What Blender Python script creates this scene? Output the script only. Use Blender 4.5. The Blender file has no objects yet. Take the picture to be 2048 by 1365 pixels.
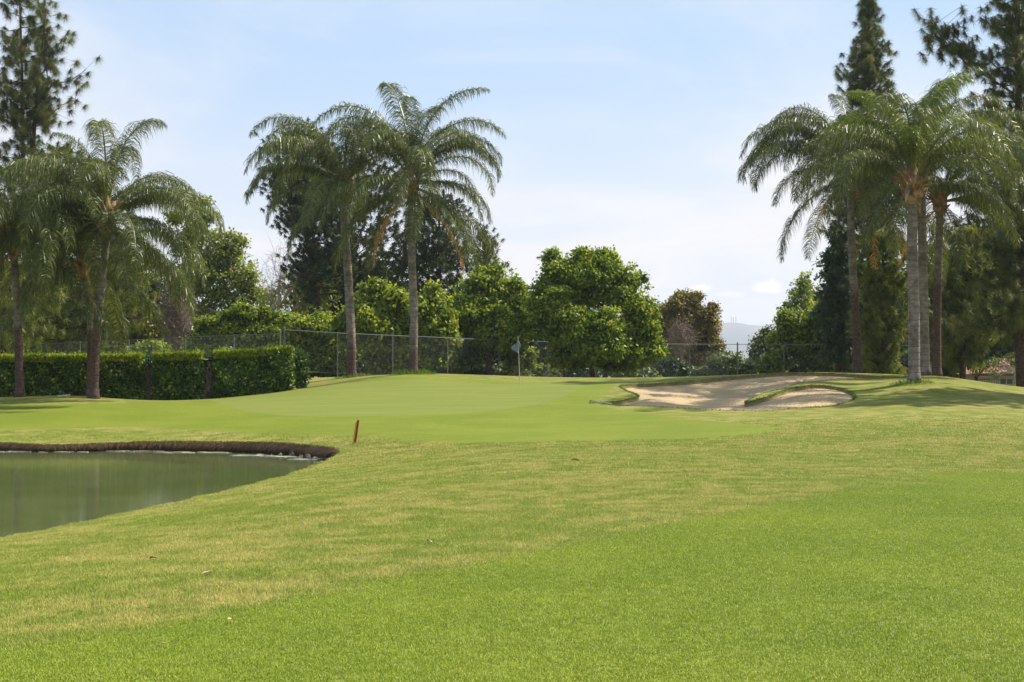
import bpy, math, random
import numpy as np
from mathutils import Vector, Matrix, geometry
from math import radians, sin, cos, tan, pi, sqrt, atan2

# ------------------------------------------------------------------ camera, world, sun
S = bpy.context.scene
COL = S.collection
FPX, HOR, CAMZ = 3000.0, 735.0, 1.7
PITCH = math.atan((HOR-682.5)/FPX)
cam = bpy.data.cameras.new('camera'); cam.lens = 36*FPX/2048; cam.sensor_width = 36
cam.clip_start = 0.1; cam.clip_end = 20000
camo = bpy.data.objects.new('camera', cam); COL.objects.link(camo)
camo.location = (0, 0, CAMZ); camo.rotation_euler = (pi/2+PITCH, 0, 0)
S.camera = camo
S.view_settings.view_transform = 'Standard'; S.view_settings.look = 'None'
S.view_settings.gamma = 1.0; S.view_settings.use_curve_mapping = False
S.view_settings.exposure = 0.75
SUN_EL, SUN_AZ = 48.0, 66.0        # azimuth clockwise from +Y (view direction)
sd = Vector((sin(radians(SUN_AZ))*cos(radians(SUN_EL)), cos(radians(SUN_AZ))*cos(radians(SUN_EL)), sin(radians(SUN_EL))))
sl = bpy.data.lights.new('sun', 'SUN'); sl.energy = 4.9; sl.angle = radians(0.6); sl.color = (1.0, 0.93, 0.80)
slo = bpy.data.objects.new('sun', sl); COL.objects.link(slo)
slo.rotation_euler = sd.to_track_quat('Z', 'Y').to_euler(); slo.location = (0, 0, 60)

W = bpy.data.worlds.new('World'); S.world = W; W.use_nodes = True
nt = W.node_tree; nt.nodes.clear()
def N(nt, t, **k):
    n = nt.nodes.new(t)
    for a, b in k.items(): setattr(n, a, b)
    return n
def setin(nt, n, **k):
    for a, v in k.items():
        s = n.inputs[int(a[1:])] if (a[0] == '_' and a[1:].isdigit()) else n.inputs[a.replace('_', ' ')]
        if hasattr(v, 'is_output'): nt.links.new(v, s)
        else: s.default_value = v
    return n
def mathn(nt, op, a, b=None, c=None, clamp=False):
    n = N(nt, 'ShaderNodeMath', operation=op); n.use_clamp = clamp
    for i, v in enumerate((a, b, c)):
        if v is None: continue
        if hasattr(v, 'is_output'): nt.links.new(v, n.inputs[i])
        else: n.inputs[i].default_value = v
    return n.outputs[0]
def mixc(nt, f, a, b, mode='MIX'):
    n = N(nt, 'ShaderNodeMix', data_type='RGBA', blend_type=mode)
    for i, v in ((0, f), (6, a), (7, b)):
        if hasattr(v, 'is_output'): nt.links.new(v, n.inputs[i])
        else: n.inputs[i].default_value = v if i == 0 else (*v, 1)[:4]
    return n.outputs[2]
def ramp(nt, f, stops, interp='LINEAR'):
    n = N(nt, 'ShaderNodeValToRGB'); cr = n.color_ramp; cr.interpolation = interp
    while len(cr.elements) < len(stops): cr.elements.new(0.5)
    for e, (p, c) in zip(cr.elements, stops):
        e.position = p; e.color = (c, c, c, 1) if isinstance(c, (int, float)) else (*c, 1)
    nt.links.new(f, n.inputs[0]); return n.outputs[0]
def mrange(nt, v, a, b, c=0.0, d=1.0, smooth=True):
    n = N(nt, 'ShaderNodeMapRange'); n.interpolation_type = 'SMOOTHSTEP' if smooth else 'LINEAR'
    nt.links.new(v, n.inputs[0])
    for i, x in enumerate((a, b, c, d)): n.inputs[i+1].default_value = x
    return n.outputs[0]
def noise(nt, vec, scale, detail=4, rough=0.55, dist=0.0):
    n = N(nt, 'ShaderNodeTexNoise'); nt.links.new(vec, n.inputs['Vector'])
    n.inputs['Scale'].default_value = scale; n.inputs['Detail'].default_value = detail
    n.inputs['Roughness'].default_value = rough; n.inputs['Distortion'].default_value = dist
    return n.outputs[0]
def mapping(nt, vec, scale=(1, 1, 1), loc=(0, 0, 0), rot=(0, 0, 0)):
    n = N(nt, 'ShaderNodeMapping'); nt.links.new(vec, n.inputs[0])
    n.inputs[1].default_value = loc; n.inputs[2].default_value = rot; n.inputs[3].default_value = scale
    return n.outputs[0]

def build_world():
    sky = N(nt, 'ShaderNodeTexSky', sky_type='NISHITA'); sky.sun_disc = False
    sky.sun_elevation = radians(SUN_EL); sky.sun_rotation = radians(SUN_AZ)
    sky.altitude = 100; sky.air_density = 1.0; sky.dust_density = 1.6; sky.ozone_density = 2.0
    tc = N(nt, 'ShaderNodeTexCoord').outputs['Generated']
    sep = N(nt, 'ShaderNodeSeparateXYZ'); nt.links.new(tc, sep.inputs[0])
    z = sep.outputs[2]
    # thin high veil: flattened on a plane overhead so it stretches towards the horizon
    zz = mathn(nt, 'ADD', mathn(nt, 'MAXIMUM', z, 0.0), 0.13)
    cmb = N(nt, 'ShaderNodeCombineXYZ')
    nt.links.new(mathn(nt, 'DIVIDE', sep.outputs[0], zz), cmb.inputs[0])
    nt.links.new(mathn(nt, 'DIVIDE', sep.outputs[1], zz), cmb.inputs[1])
    v1 = mapping(nt, cmb.outputs[0], (0.9, 0.55, 1), (3.1, 1.2, 0), (0, 0, 0.5))
    n1 = noise(nt, v1, 1.3, 6, 0.55, 0.8)
    v2 = mapping(nt, cmb.outputs[0], (0.5, .9, 1), (7.7, 5, 0), (0, 0, -0.9))
    n2 = noise(nt, v2, 1.4, 7, 0.6, 1.0)
    veil = mathn(nt, 'ADD', mrange(nt, n1, 0.35, 0.72, 0.0, 0.55), mrange(nt, n2, 0.42, 0.75, 0.0, 0.45), clamp=True)
    hz = mrange(nt, z, 0.0, 0.24, 0.88, 0.12)
    f = mathn(nt, 'ADD', hz, mathn(nt, 'MULTIPLY', veil, 0.6), clamp=True)
    bw = (8.7, 8.35, 8.35)
    blue = mixc(nt, 0.62, sky.outputs[0], (4.3, 6.9, 10.3))
    col = mixc(nt, f, blue, bw)
    # low cumulus puffs above the mountains
    v3 = mapping(nt, tc, (26, 26, 60))
    p = noise(nt, v3, 0.55, 5, 0.6, 0.2)
    def puff(px, py, rx, rz, amp):
        cx = (px-1024)/FPX; cz = (HOR-py)/FPX
        dx = mathn(nt, 'DIVIDE', mathn(nt, 'SUBTRACT', sep.outputs[0], cx), rx)
        dz = mathn(nt, 'DIVIDE', mathn(nt, 'SUBTRACT', z, cz), rz)
        r = mathn(nt, 'SQRT', mathn(nt, 'ADD', mathn(nt, 'MULTIPLY', dx, dx), mathn(nt, 'MULTIPLY', dz, dz)))
        g = mathn(nt, 'ADD', mathn(nt, 'SUBTRACT', 0.75, r), mathn(nt, 'MULTIPLY', mathn(nt, 'SUBTRACT', p, 0.5), 2.6))
        m = mrange(nt, g, 0.0, 0.5, 0.0, amp)
        ahead = mathn(nt, 'GREATER_THAN', sep.outputs[1], 0.0)
        return mathn(nt, 'MULTIPLY', m, ahead)
    pf = mathn(nt, 'MAXIMUM', puff(1528, 577, 0.017, 0.0085, 0.9), puff(1400, 578, 0.018, 0.0065, 0.75))
    pf = mathn(nt, 'MAXIMUM', pf, puff(1630, 590, 0.016, 0.006, 0.5))
    pf = mathn(nt, 'MAXIMUM', pf, puff(1450, 590, 0.022, 0.004, 0.45))
    col = mixc(nt, pf, col, (11.6, 10.1, 8.6))
    bg = N(nt, 'ShaderNodeBackground'); bg.inputs[1].default_value = 0.070
    nt.links.new(col, bg.inputs[0])
    out = N(nt, 'ShaderNodeOutputWorld'); nt.links.new(bg.outputs[0], out.inputs[0])
build_world()

# ------------------------------------------------------------------ helpers
rng = np.random.default_rng(7); random.seed(7)
CA, SA = cos(PITCH), sin(PITCH)
def P(px, py, D):
    u = (px-1024)/FPX; v = (682.5-py)/FPX
    t = D/(CA - v*SA)
    return Vector((u*t, D, CAMZ + t*(SA + v*CA)))
def G(px, D, z): return Vector(((px-1024)/FPX*D, D, z))

def tag(o, label=None, cat=None, group=None, kind=None):
    if label: o['label'] = label
    if cat: o['category'] = cat
    if group: o['group'] = group
    if kind: o['kind'] = kind
    return o
def empty(name, loc, label, cat, group=None, rz=0):
    o = bpy.data.objects.new(name, None); COL.objects.link(o); o.location = loc; o.rotation_euler = (0, 0, rz)
    o.empty_display_size = 0.3
    return tag(o, label, cat, group)
def meshobj(name, verts, faces, mat, parent=None, smooth=False, attrs=None, origin=None):
    """verts (n,3) world; faces (m,k) array or list; parent at parent's location."""
    verts = np.asarray(verts, float)
    me = bpy.data.meshes.new(name)
    off = Vector(origin) if origin is not None else (parent.matrix_basis.translation.copy() if parent else Vector((0, 0, 0)))
    if parent is not None and origin is None:
        p = parent
        while p.parent is not None:
            p = p.parent; off = off + p.location
    v = verts - np.array(off)
    if isinstance(faces, np.ndarray):
        n, k = faces.shape
        me.vertices.add(len(v)); me.vertices.foreach_set('co', v.ravel())
        me.loops.add(n*k); me.loops.foreach_set('vertex_index', faces.ravel().astype(np.int32))
        me.polygons.add(n); me.polygons.foreach_set('loop_start', np.arange(0, n*k, k, dtype=np.int32))
        me.update(calc_edges=True)
    else:
        me.from_pydata([tuple(x) for x in v], [], faces); me.update()
    if smooth: me.polygons.foreach_set('use_smooth', [True]*len(me.polygons))
    if attrs:
        for nme, arr in attrs.items():
            a = me.attributes.new(nme, 'FLOAT', 'POINT'); a.data.foreach_set('value', np.asarray(arr, np.float32))
    for m in (mat if isinstance(mat, (list, tuple)) else [mat]): me.materials.append(m)
    o = bpy.data.objects.new(name, me); COL.objects.link(o)
    if parent is not None: o.parent = parent
    elif origin is not None: o.location = off
    return o
class MB:
    def __init__(s): s.v = []; s.f = []; s.n = 0
    def add(s, v, f):
        s.v += [tuple(x) for x in v]; s.f += [tuple(i+s.n for i in q) for q in f]; s.n += len(v)
    def box(s, c, d, rz=0, tilt=None):
        R = Matrix.Rotation(rz, 3, 'Z')
        if tilt is not None: R = tilt @ R
        vs = []
        for x in (-.5, .5):
            for y in (-.5, .5):
                for z in (-.5, .5): vs.append(Vector(c)+R @ Vector((x*d[0], y*d[1], z*d[2])))
        s.add(vs, [(0, 1, 3, 2), (4, 6, 7, 5), (0, 4, 5, 1), (2, 3, 7, 6), (0, 2, 6, 4), (1, 5, 7, 3)])
    def tube(s, pts, radii, k=8, cap=True):
        pts = [Vector(p) for p in pts]; n = len(pts)
        if not hasattr(radii, '__len__'): radii = [radii]*n
        base = []; ref = None
        for i, p in enumerate(pts):
            t = (pts[min(i+1, n-1)]-pts[max(i-1, 0)]).normalized()
            if ref is None:
                ref = Vector((0, 0, 1)) if abs(t.z) < .9 else Vector((1, 0, 0))
            a = t.cross(ref).normalized(); b = t.cross(a).normalized(); ref = -b if False else ref
            for j in range(k):
                th = 2*pi*j/k; base.append(p+(a*cos(th)+b*sin(th))*radii[i])
        f = []
        for i in range(n-1):
            for j in range(k):
                j2 = (j+1) % k; f.append((i*k+j, i*k+j2, (i+1)*k+j2, (i+1)*k+j))
        if cap:
            f.append(tuple(range(k-1, -1, -1))); f.append(tuple((n-1)*k+j for j in range(k)))
        s.add(base, f)
    def build(s, name, mat, parent=None, smooth=False, origin=None):
        return meshobj(name, np.array(s.v), s.f, mat, parent, smooth, origin=origin)

# ------------------------------------------------------------------ materials
def newmat(name):
    m = bpy.data.materials.new(name); m.use_nodes = True
    m.node_tree.nodes.clear(); return m, m.node_tree
def out(nt, sh, disp=None):
    o = N(nt, 'ShaderNodeOutputMaterial'); nt.links.new(sh, o.inputs[0])
def bump(nt, h, st, dist):
    b = N(nt, 'ShaderNodeBump'); nt.links.new(h, b.inputs['Height'])
    b.inputs['Strength'].default_value = st; b.inputs['Distance'].default_value = dist
    return b.outputs[0]
def pri(nt, col, rough, norm=None, spec=0.5, metal=0.0):
    p = N(nt, 'ShaderNodeBsdfPrincipled')
    for k, v in (('Base Color', col), ('Roughness', rough), ('Specular IOR Level', spec), ('Metallic', metal)):
        if hasattr(v, 'is_output'): nt.links.new(v, p.inputs[k])
        else: p.inputs[k].default_value = (*v, 1) if k == 'Base Color' else v
    if norm is not None: nt.links.new(norm, p.inputs['Normal'])
    return p
def objpos(nt): return N(nt, 'ShaderNodeNewGeometry').outputs['Position']
def simple(name, c1, c2=None, scale=5, rough=0.7, metal=0.0, bst=0.3, bd=0.01, spec=0.4):
    m, nt = newmat(name); pos = objpos(nt)
    n = noise(nt, pos, scale, 5, 0.6)
    c2 = c2 or tuple(x*0.7 for x in c1)
    col = mixc(nt, mrange(nt, n, 0.35, 0.65), c1, c2)
    p = pri(nt, col, rough, bump(nt, noise(nt, pos, scale*4, 3), bst, bd), spec, metal)
    out(nt, p.outputs[0]); return m
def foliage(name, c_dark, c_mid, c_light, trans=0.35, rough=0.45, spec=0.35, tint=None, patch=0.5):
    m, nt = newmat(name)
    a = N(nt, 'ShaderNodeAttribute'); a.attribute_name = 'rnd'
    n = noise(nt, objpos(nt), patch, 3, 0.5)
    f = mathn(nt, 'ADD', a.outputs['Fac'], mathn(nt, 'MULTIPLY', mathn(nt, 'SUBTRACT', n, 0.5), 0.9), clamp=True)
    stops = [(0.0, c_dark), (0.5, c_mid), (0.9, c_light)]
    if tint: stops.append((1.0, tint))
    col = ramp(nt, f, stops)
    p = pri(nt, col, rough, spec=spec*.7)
    t = N(nt, 'ShaderNodeBsdfTranslucent')
    tc = mixc(nt, 1.0, col, (1.25, 1.15, 0.55), 'MULTIPLY'); nt.links.new(tc, t.inputs[0])
    mx = N(nt, 'ShaderNodeMixShader'); mx.inputs[0].default_value = trans
    nt.links.new(p.outputs[0], mx.inputs[1]); nt.links.new(t.outputs[0], mx.inputs[2])
    out(nt, mx.outputs[0]); return m
M = {}
M['maple'] = foliage('maple_leaves', (.055, .105, .008), (.20, .29, .025), (.38, .44, .05), .48, tint=(.42, .28, .10))
M['olive'] = foliage('olive_brown_leaves', (.10, .09, .022), (.22, .19, .05), (.34, .27, .09), .4)
M['euca'] = foliage('gum_leaves', (.11, .16, .03), (.24, .31, .07), (.41, .44, .14), .5, tint=(.34, .17, .09))
M['greygreen'] = foliage('grey_green_leaves', (.06, .09, .03), (.13, .17, .055), (.23, .27, .10), .3)
M['shrub'] = foliage('bright_shrub_leaves', (.07, .12, .010), (.22, .29, .03), (.38, .43, .06), .48)
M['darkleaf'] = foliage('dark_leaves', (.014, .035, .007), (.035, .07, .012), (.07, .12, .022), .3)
M['willow'] = foliage('weeping_leaves', (.06, .08, .012), (.16, .17, .03), (.27, .27, .06), .4)
M['hedge'] = foliage('hedge_leaves', (.03, .07, .006), (.08, .16, .014), (.22, .32, .03), .35, rough=.35, spec=.4, patch=1.2, tint=(.50, .50, .22))  # cream end colour paints glints on the palest leaves
M['hedge_tip'] = foliage('hedge_new_growth', (.12, .19, .015), (.24, .31, .02), (.36, .40, .05), .45)
M['pine'] = foliage('pine_needles', (.04, .06, .014), (.11, .14, .035), (.25, .25, .08), .35, patch=.35)
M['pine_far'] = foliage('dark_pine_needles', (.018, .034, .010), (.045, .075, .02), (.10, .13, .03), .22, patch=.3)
M['pine_green'] = foliage('green_pine_needles', (.06, .085, .014), (.15, .19, .03), (.30, .31, .06), .42, patch=.35, tint=(.22, .13, .05))
M['palm'] = foliage('palm_leaflets', (.035, .050, .010), (.095, .125, .025), (.24, .26, .09), .34, rough=.38, spec=.5, patch=.4)
M['palm_young'] = foliage('young_palm_leaflets', (.06, .10, .010), (.13, .19, .02), (.25, .30, .05), .4, rough=.38, spec=.5, patch=.4)
M['dry'] = foliage('dry_palm_leaflets', (.30, .15, .05), (.50, .29, .09), (.62, .42, .16), .35)
M['rachis'] = simple('frond_stem', (.13, .16, .04), (.17, .15, .05), 3, .4)
M['dry_rachis'] = simple('dry_frond_stem', (.36, .2, .08), (.26, .14, .06), 3, .6)
M['boot'] = simple('palm_leaf_bases', (.42, .27, .15), (.17, .085, .04), 5, .8, bst=.8, bd=.05)
M['spathe'] = simple('palm_spathe', (.36, .29, .19), (.2, .13, .08), 3, .7)
M['bark'] = simple('bark', (.13, .085, .06), (.045, .03, .022), 6, .9, bst=1, bd=.04)
M['pinebark'] = simple('pine_bark', (.11, .065, .045), (.04, .026, .02), 7, .9, bst=1, bd=.06)
M['palebark'] = simple('pale_gum_bark', (.50, .43, .34), (.30, .23, .17), 2.5, .8)
M['twig'] = simple('dead_twigs', (.27, .20, .16), (.17, .12, .10), 3, .9)
M['hedge_core'] = simple('hedge_dark_core', (.035, .028, .018), (.02, .017, .01), 8, 1)  # very dark brown, carries the shade inside the hedge
M['steel'] = simple('galvanised_steel', (.16, .17, .165), (.12, .13, .125), 6, .7, metal=.0, bst=.1, bd=.002)
M['wire'] = simple('galvanised_wire', (.12, .135, .13), (.09, .10, .10), 6, .7, metal=.0, bst=0)
M['soil'] = simple('wet_soil', (.085, .05, .03), (.035, .022, .015), 6, .9, bst=1, bd=.05)
M['lip'] = simple('bunker_lip_thatch', (.24, .19, .07), (.15, .13, .045), 9, 1, bst=1, bd=.03)
M['stone'] = simple('grey_stone', (.15, .13, .115), (.07, .06, .05), 9, .8)
M['scum'] = simple('dry_scum', (.36, .33, .23), (.26, .24, .15), 12, .9)
M['red'] = simple('red_paint', (.30, .03, .02), (.22, .022, .015), 12, .5, bst=.1)
M['yellow'] = simple('yellow_paint', (.72, .40, .02), (.6, .33, .02), 12, .5, bst=.1)
M['white'] = simple('white_paint', (.5, .49, .46), (.4, .4, .38), 20, .4, bst=.05)
M['black'] = simple('black_plastic', (.02, .02, .022), (.03, .03, .03), 20, .5, bst=.05)
M['flag'] = simple('navy_flag_cloth', (.12, .17, .25), (.16, .20, .28), 12, .8, bst=.1)
M['stucco'] = simple('beige_stucco', (.42, .36, .30), (.36, .31, .26), 3, .9)
M['tile'] = simple('terracotta_tile', (.50, .26, .17), (.40, .2, .13), 2, .8)
M['iron'] = simple('dark_iron', (.03, .028, .03), (.05, .04, .04), 9, .5)
M['leaf'] = simple('dry_leaf', (.42, .30, .17), (.3, .2, .1), 30, .8)
m, nt_ = newmat('window_glass'); p = pri(nt_, (.02, .025, .03), .08, spec=.6); out(nt_, p.outputs[0]); M['glass'] = m

def mat_palmtrunk(name, wet):
    """grey ringed trunk; the sprinkler-stained foot is reddish dark brown up to about wet metres."""
    m, nt = newmat(name)
    tc = N(nt, 'ShaderNodeTexCoord').outputs['Object']
    sep = N(nt, 'ShaderNodeSeparateXYZ'); nt.links.new(tc, sep.inputs[0]); z = sep.outputs[2]
    wob = noise(nt, tc, 2.5, 3)
    zz = mathn(nt, 'ADD', z, mathn(nt, 'MULTIPLY', wob, 0.22))
    ring = mathn(nt, 'PINGPONG', mathn(nt, 'MULTIPLY', zz, 7.5), 1.0)
    ringm = mrange(nt, ring, 0.0, 0.30, 1.0, 0.0)
    n = noise(nt, tc, 3.0, 6, .65); n2 = noise(nt, mapping(nt, tc, (1, 1, 3)), 9, 4, .7)
    col = mixc(nt, mrange(nt, n, .35, .65), (.27, .225, .19), (.12, .098, .08))
    col = mixc(nt, mathn(nt, 'MULTIPLY', ringm, .55), col, (.10, .08, .065))
    col = mixc(nt, mrange(nt, n2, .62, .72, 0, .7), col, (.07, .055, .045))
    edge = mathn(nt, 'ADD', mathn(nt, 'SUBTRACT', wet, z), mathn(nt, 'MULTIPLY', mathn(nt, 'SUBTRACT', noise(nt, tc, 2.2, 5, .7), .5), 3.0))
    wm = mrange(nt, edge, -.3, .9, 0, .9)
    stain = mixc(nt, mrange(nt, n2, .4, .65), (.045, .022, .017), (.12, .07, .052))
    col = mixc(nt, wm, col, stain)
    b = bump(nt, mathn(nt, 'ADD', mathn(nt, 'MULTIPLY', ringm, -.6), n2), .8, .03)
    p = pri(nt, col, .85, b, spec=.25); out(nt, p.outputs[0]); return m

def grass_colour(nt, fair, green, blade=None):
    """colour of the turf by its cut: rough (patchy, straw), mown fairway/fringe, putting green"""
    pos = objpos(nt)
    n1 = noise(nt, mapping(nt, pos, (.9, 1.0, 1)), .35, 5, .6, .3)
    n2 = noise(nt, pos, 1.7, 5, .65)
    n3 = noise(nt, pos, 14, 4, .7)
    n4 = noise(nt, pos, 60, 2, .6)
    straw = mrange(nt, mathn(nt, 'ADD', mathn(nt, 'MULTIPLY', n1, .34), mathn(nt, 'ADD', mathn(nt, 'MULTIPLY', n2, .54), mathn(nt, 'MULTIPLY', n3, .18))), .46, .64)
    rough = mixc(nt, mrange(nt, n2, .35, .65), (.122, .150, .015), (.158, .176, .024))
    rough = mixc(nt, mathn(nt, 'MULTIPLY', straw, .55), rough, (.31, .235, .085))
    f = mixc(nt, mrange(nt, n1, .35, .65), (.122, .158, .011), (.152, .182, .015))
    f = mixc(nt, mrange(nt, mathn(nt, 'ADD', mathn(nt, 'MULTIPLY', n2, .6), mathn(nt, 'MULTIPLY', n3, .4)), .5, .68, 0, .4), f, (.19, .20, .035))
    g = mixc(nt, mrange(nt, noise(nt, mapping(nt, pos, (.3, 2.2, 1), rot=(0, 0, .25)), .9, 4, .6), .4, .62), (.145, .176, .028), (.170, .192, .036))
    jit = mathn(nt, 'MULTIPLY', mathn(nt, 'SUBTRACT', mathn(nt, 'ADD', mathn(nt, 'MULTIPLY', n2, .5), mathn(nt, 'MULTIPLY', n3, .5)), .5), .7)
    ff = mrange(nt, mathn(nt, 'ADD', fair, jit), .3, .7)
    gg = mrange(nt, mathn(nt, 'ADD', green, mathn(nt, 'MULTIPLY', jit, .3)), .4, .6)
    col = mixc(nt, ff, rough, f); col = mixc(nt, gg, col, g)
    v = mrange(nt, mathn(nt, 'ADD', mathn(nt, 'MULTIPLY', n3, .6), mathn(nt, 'MULTIPLY', n4, .4)), .35, .65, .80, 1.20, smooth=False)
    vv = mixc(nt, mathn(nt, 'MULTIPLY', gg, .75), v, (1.0, 1.0, 1.0))
    col = mixc(nt, 1.0, col, vv, 'MULTIPLY')
    return col, n3, n4, pos
def attr(nt, name, inst=False):
    a = N(nt, 'ShaderNodeAttribute'); a.attribute_name = name
    if inst: a.attribute_type = 'INSTANCER'
    return a.outputs['Fac']
def mat_turf():
    m, nt = newmat('turf')
    fair, green = attr(nt, 'fair'), attr(nt, 'green')
    col, n3, n4, pos = grass_colour(nt, fair, green)
    h = mathn(nt, 'ADD', mathn(nt, 'MULTIPLY', n3, .6), mathn(nt, 'MULTIPLY', n4, .5))
    b = bump(nt, h, .55, .035)
    p = pri(nt, col, .85, b, spec=.12); out(nt, p.outputs[0]); return m
M['turf'] = mat_turf()
def mat_blade(name, inst):
    m, nt = newmat(name)
    fair = attr(nt, 'fair', inst); green = attr(nt, 'green', inst)
    col, *_ = grass_colour(nt, fair, green)
    r = attr(nt, 'rnd')
    tintv = ramp(nt, r, [(0, (1.35, 1.55, 1.3)), (.45, (1.92, 2.02, 1.75)), (.80, (2.35, 2.3, 2.1)), (1.0, (3.1, 2.6, 4.4))])
    col = mixc(nt, 1.0, col, tintv, 'MULTIPLY')
    g = N(nt, 'ShaderNodeNewGeometry'); vm = N(nt, 'ShaderNodeVectorMath', operation='SCALE'); nt.links.new(g.outputs['Normal'], vm.inputs[0]); vm.inputs['Scale'].default_value = .55
    va = N(nt, 'ShaderNodeVectorMath', operation='ADD'); nt.links.new(vm.outputs[0], va.inputs[0]); va.inputs[1].default_value = (0, 0, .6)
    vn = N(nt, 'ShaderNodeVectorMath', operation='NORMALIZE'); nt.links.new(va.outputs[0], vn.inputs[0])
    p = pri(nt, col, .55, vn.outputs[0], spec=.25)
    t = N(nt, 'ShaderNodeBsdfTranslucent'); nt.links.new(col, t.inputs[0])
    mx = N(nt, 'ShaderNodeMixShader'); mx.inputs[0].default_value = .35
    nt.links.new(p.outputs[0], mx.inputs[1]); nt.links.new(t.outputs[0], mx.inputs[2])
    out(nt, mx.outputs[0]); return m
M['blade'] = mat_blade('grass_blades', True)
M['tuft'] = foliage('tall_grass_tuft', (.05, .11, .01), (.10, .19, .02), (.19, .28, .035), .4)
M['brown_grass'] = foliage('hanging_brown_grass', (.06, .035, .015), (.12, .07, .028), (.20, .13, .05), .25)
def mat_sand():
    m, nt = newmat('bunker_sand'); pos = objpos(nt)
    n = noise(nt, pos, 1.1, 6, .65); n2 = noise(nt, pos, 16, 4, .7)
    w = N(nt, 'ShaderNodeTexWave'); w.inputs['Scale'].default_value = 2.2; w.inputs['Distortion'].default_value = 6.5
    w.inputs['Detail'].default_value = 3
    nt.links.new(mapping(nt, pos, (1, .5, 1), rot=(0, 0, .6)), w.inputs[0])
    col = mixc(nt, mrange(nt, n, .35, .65), (.44, .33, .19), (.37, .27, .15))
    col = mixc(nt, mrange(nt, n2, .5, .75, 0, .45), col, (.28, .2, .13))
    h = mathn(nt, 'ADD', mathn(nt, 'MULTIPLY', w.outputs['Fac'], .13), mathn(nt, 'ADD', mathn(nt, 'MULTIPLY', n2, .5), mathn(nt, 'MULTIPLY', n, 1.2)))
    p = pri(nt, col, .95, bump(nt, h, .8, .08), spec=.1); out(nt, p.outputs[0]); return m
M['sand'] = mat_sand()
def mat_water():
    m, nt = newmat('pond_water'); pos = objpos(nt)
    a = noise(nt, mapping(nt, pos, (1.0, 2.2, 1), rot=(0, 0, .15)), 2.6, 4, .6, .2)
    b_ = noise(nt, mapping(nt, pos, (.6, 1.4, 1)), 9.0, 3, .6)
    h = mathn(nt, 'ADD', a, mathn(nt, 'MULTIPLY', b_, .25))
    murk = mixc(nt, mrange(nt, noise(nt, pos, .4, 3), .35, .65), (.085, .108, .036), (.105, .125, .05))
    p = pri(nt, murk, .035, bump(nt, h, .32, .007), spec=.5); p.inputs['IOR'].default_value = 1.33
    out(nt, p.outputs[0]); return m
M['water'] = mat_water()
def mat_mountain():
    m, nt = newmat('dry_mountain'); pos = objpos(nt)
    n = noise(nt, pos, .0022, 6, .6)
    col = mixc(nt, mrange(nt, n, .38, .62), (.22, .16, .12), (.11, .10, .08))
    p = pri(nt, col, 1.0, spec=.05); out(nt, p.outputs[0]); return m
M['mountain'] = mat_mountain()

# ------------------------------------------------------------------ terrain
POND_TOP = [P(*a) for a in [(0, 1078, 19.8), (150, 1050, 21.5), (300, 1018, 24.2), (450, 985, 28), (560, 957, 31.5), (620, 938, 34.5), (655, 921, 37.2),
    (675, 908, 39.0), (672, 899, 40.8), (630, 893, 42.2), (540, 888, 43.8), (400, 886, 44.8), (250, 887, 45.2), (100, 891, 44.6), (0, 889, 45.3),
    (-200, 890, 45.5), (-600, 900, 42), (-760, 1000, 30), (-650, 1100, 20), (-250, 1120, 16.5)]]
BUNK = [P(*a) for a in [(1205, 811, 56), (1270, 814, 55), (1325, 816, 54.5), (1400, 821, 53.5), (1450, 823, 53), (1500, 824, 52.8), (1560, 822, 52.8),
    (1600, 818, 53), (1660, 813, 53.8), (1690, 808, 55), (1708, 800, 56.5), (1711, 792, 58), (1700, 784, 59.3), (1680, 777, 60.3), (1640, 771.5, 61),
    (1600, 775, 60.6), (1553, 789, 59), (1520, 800, 58), (1493, 808.5, 57.3), (1502, 800, 58.9), (1563, 781.5, 61.4), (1621, 766, 63.3), (1673, 761, 64),
    (1740, 759.5, 64.6), (1809, 757.6, 65.2), (1822, 756, 66), (1809, 754, 66.8), (1741, 753, 67.3), (1672, 748.5, 68), (1570, 747.5, 68.5), (1502, 752.5, 68),
    (1433, 758.6, 67.5), (1365, 765.5, 66.5), (1297, 769, 65.5), (1262, 770.5, 65), (1242, 774, 64), (1249, 781.5, 62), (1276, 793, 59.5), (1262, 799, 58.5), (1218, 808, 56.8)]]
CTRL = [Vector(v) for v in [(-8, 2, -.08), (0, 2, 0), (8, 2, .05), (-14, -12, -.1), (14, -12, .1), (0, -12, 0), (-25, 0, -.2), (25, 5, .2), (30, 30, .1), (40, 60, .6), (-40, 20, -.3), (-45, 60, .5), (-45, 35, -.4)]]
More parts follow.
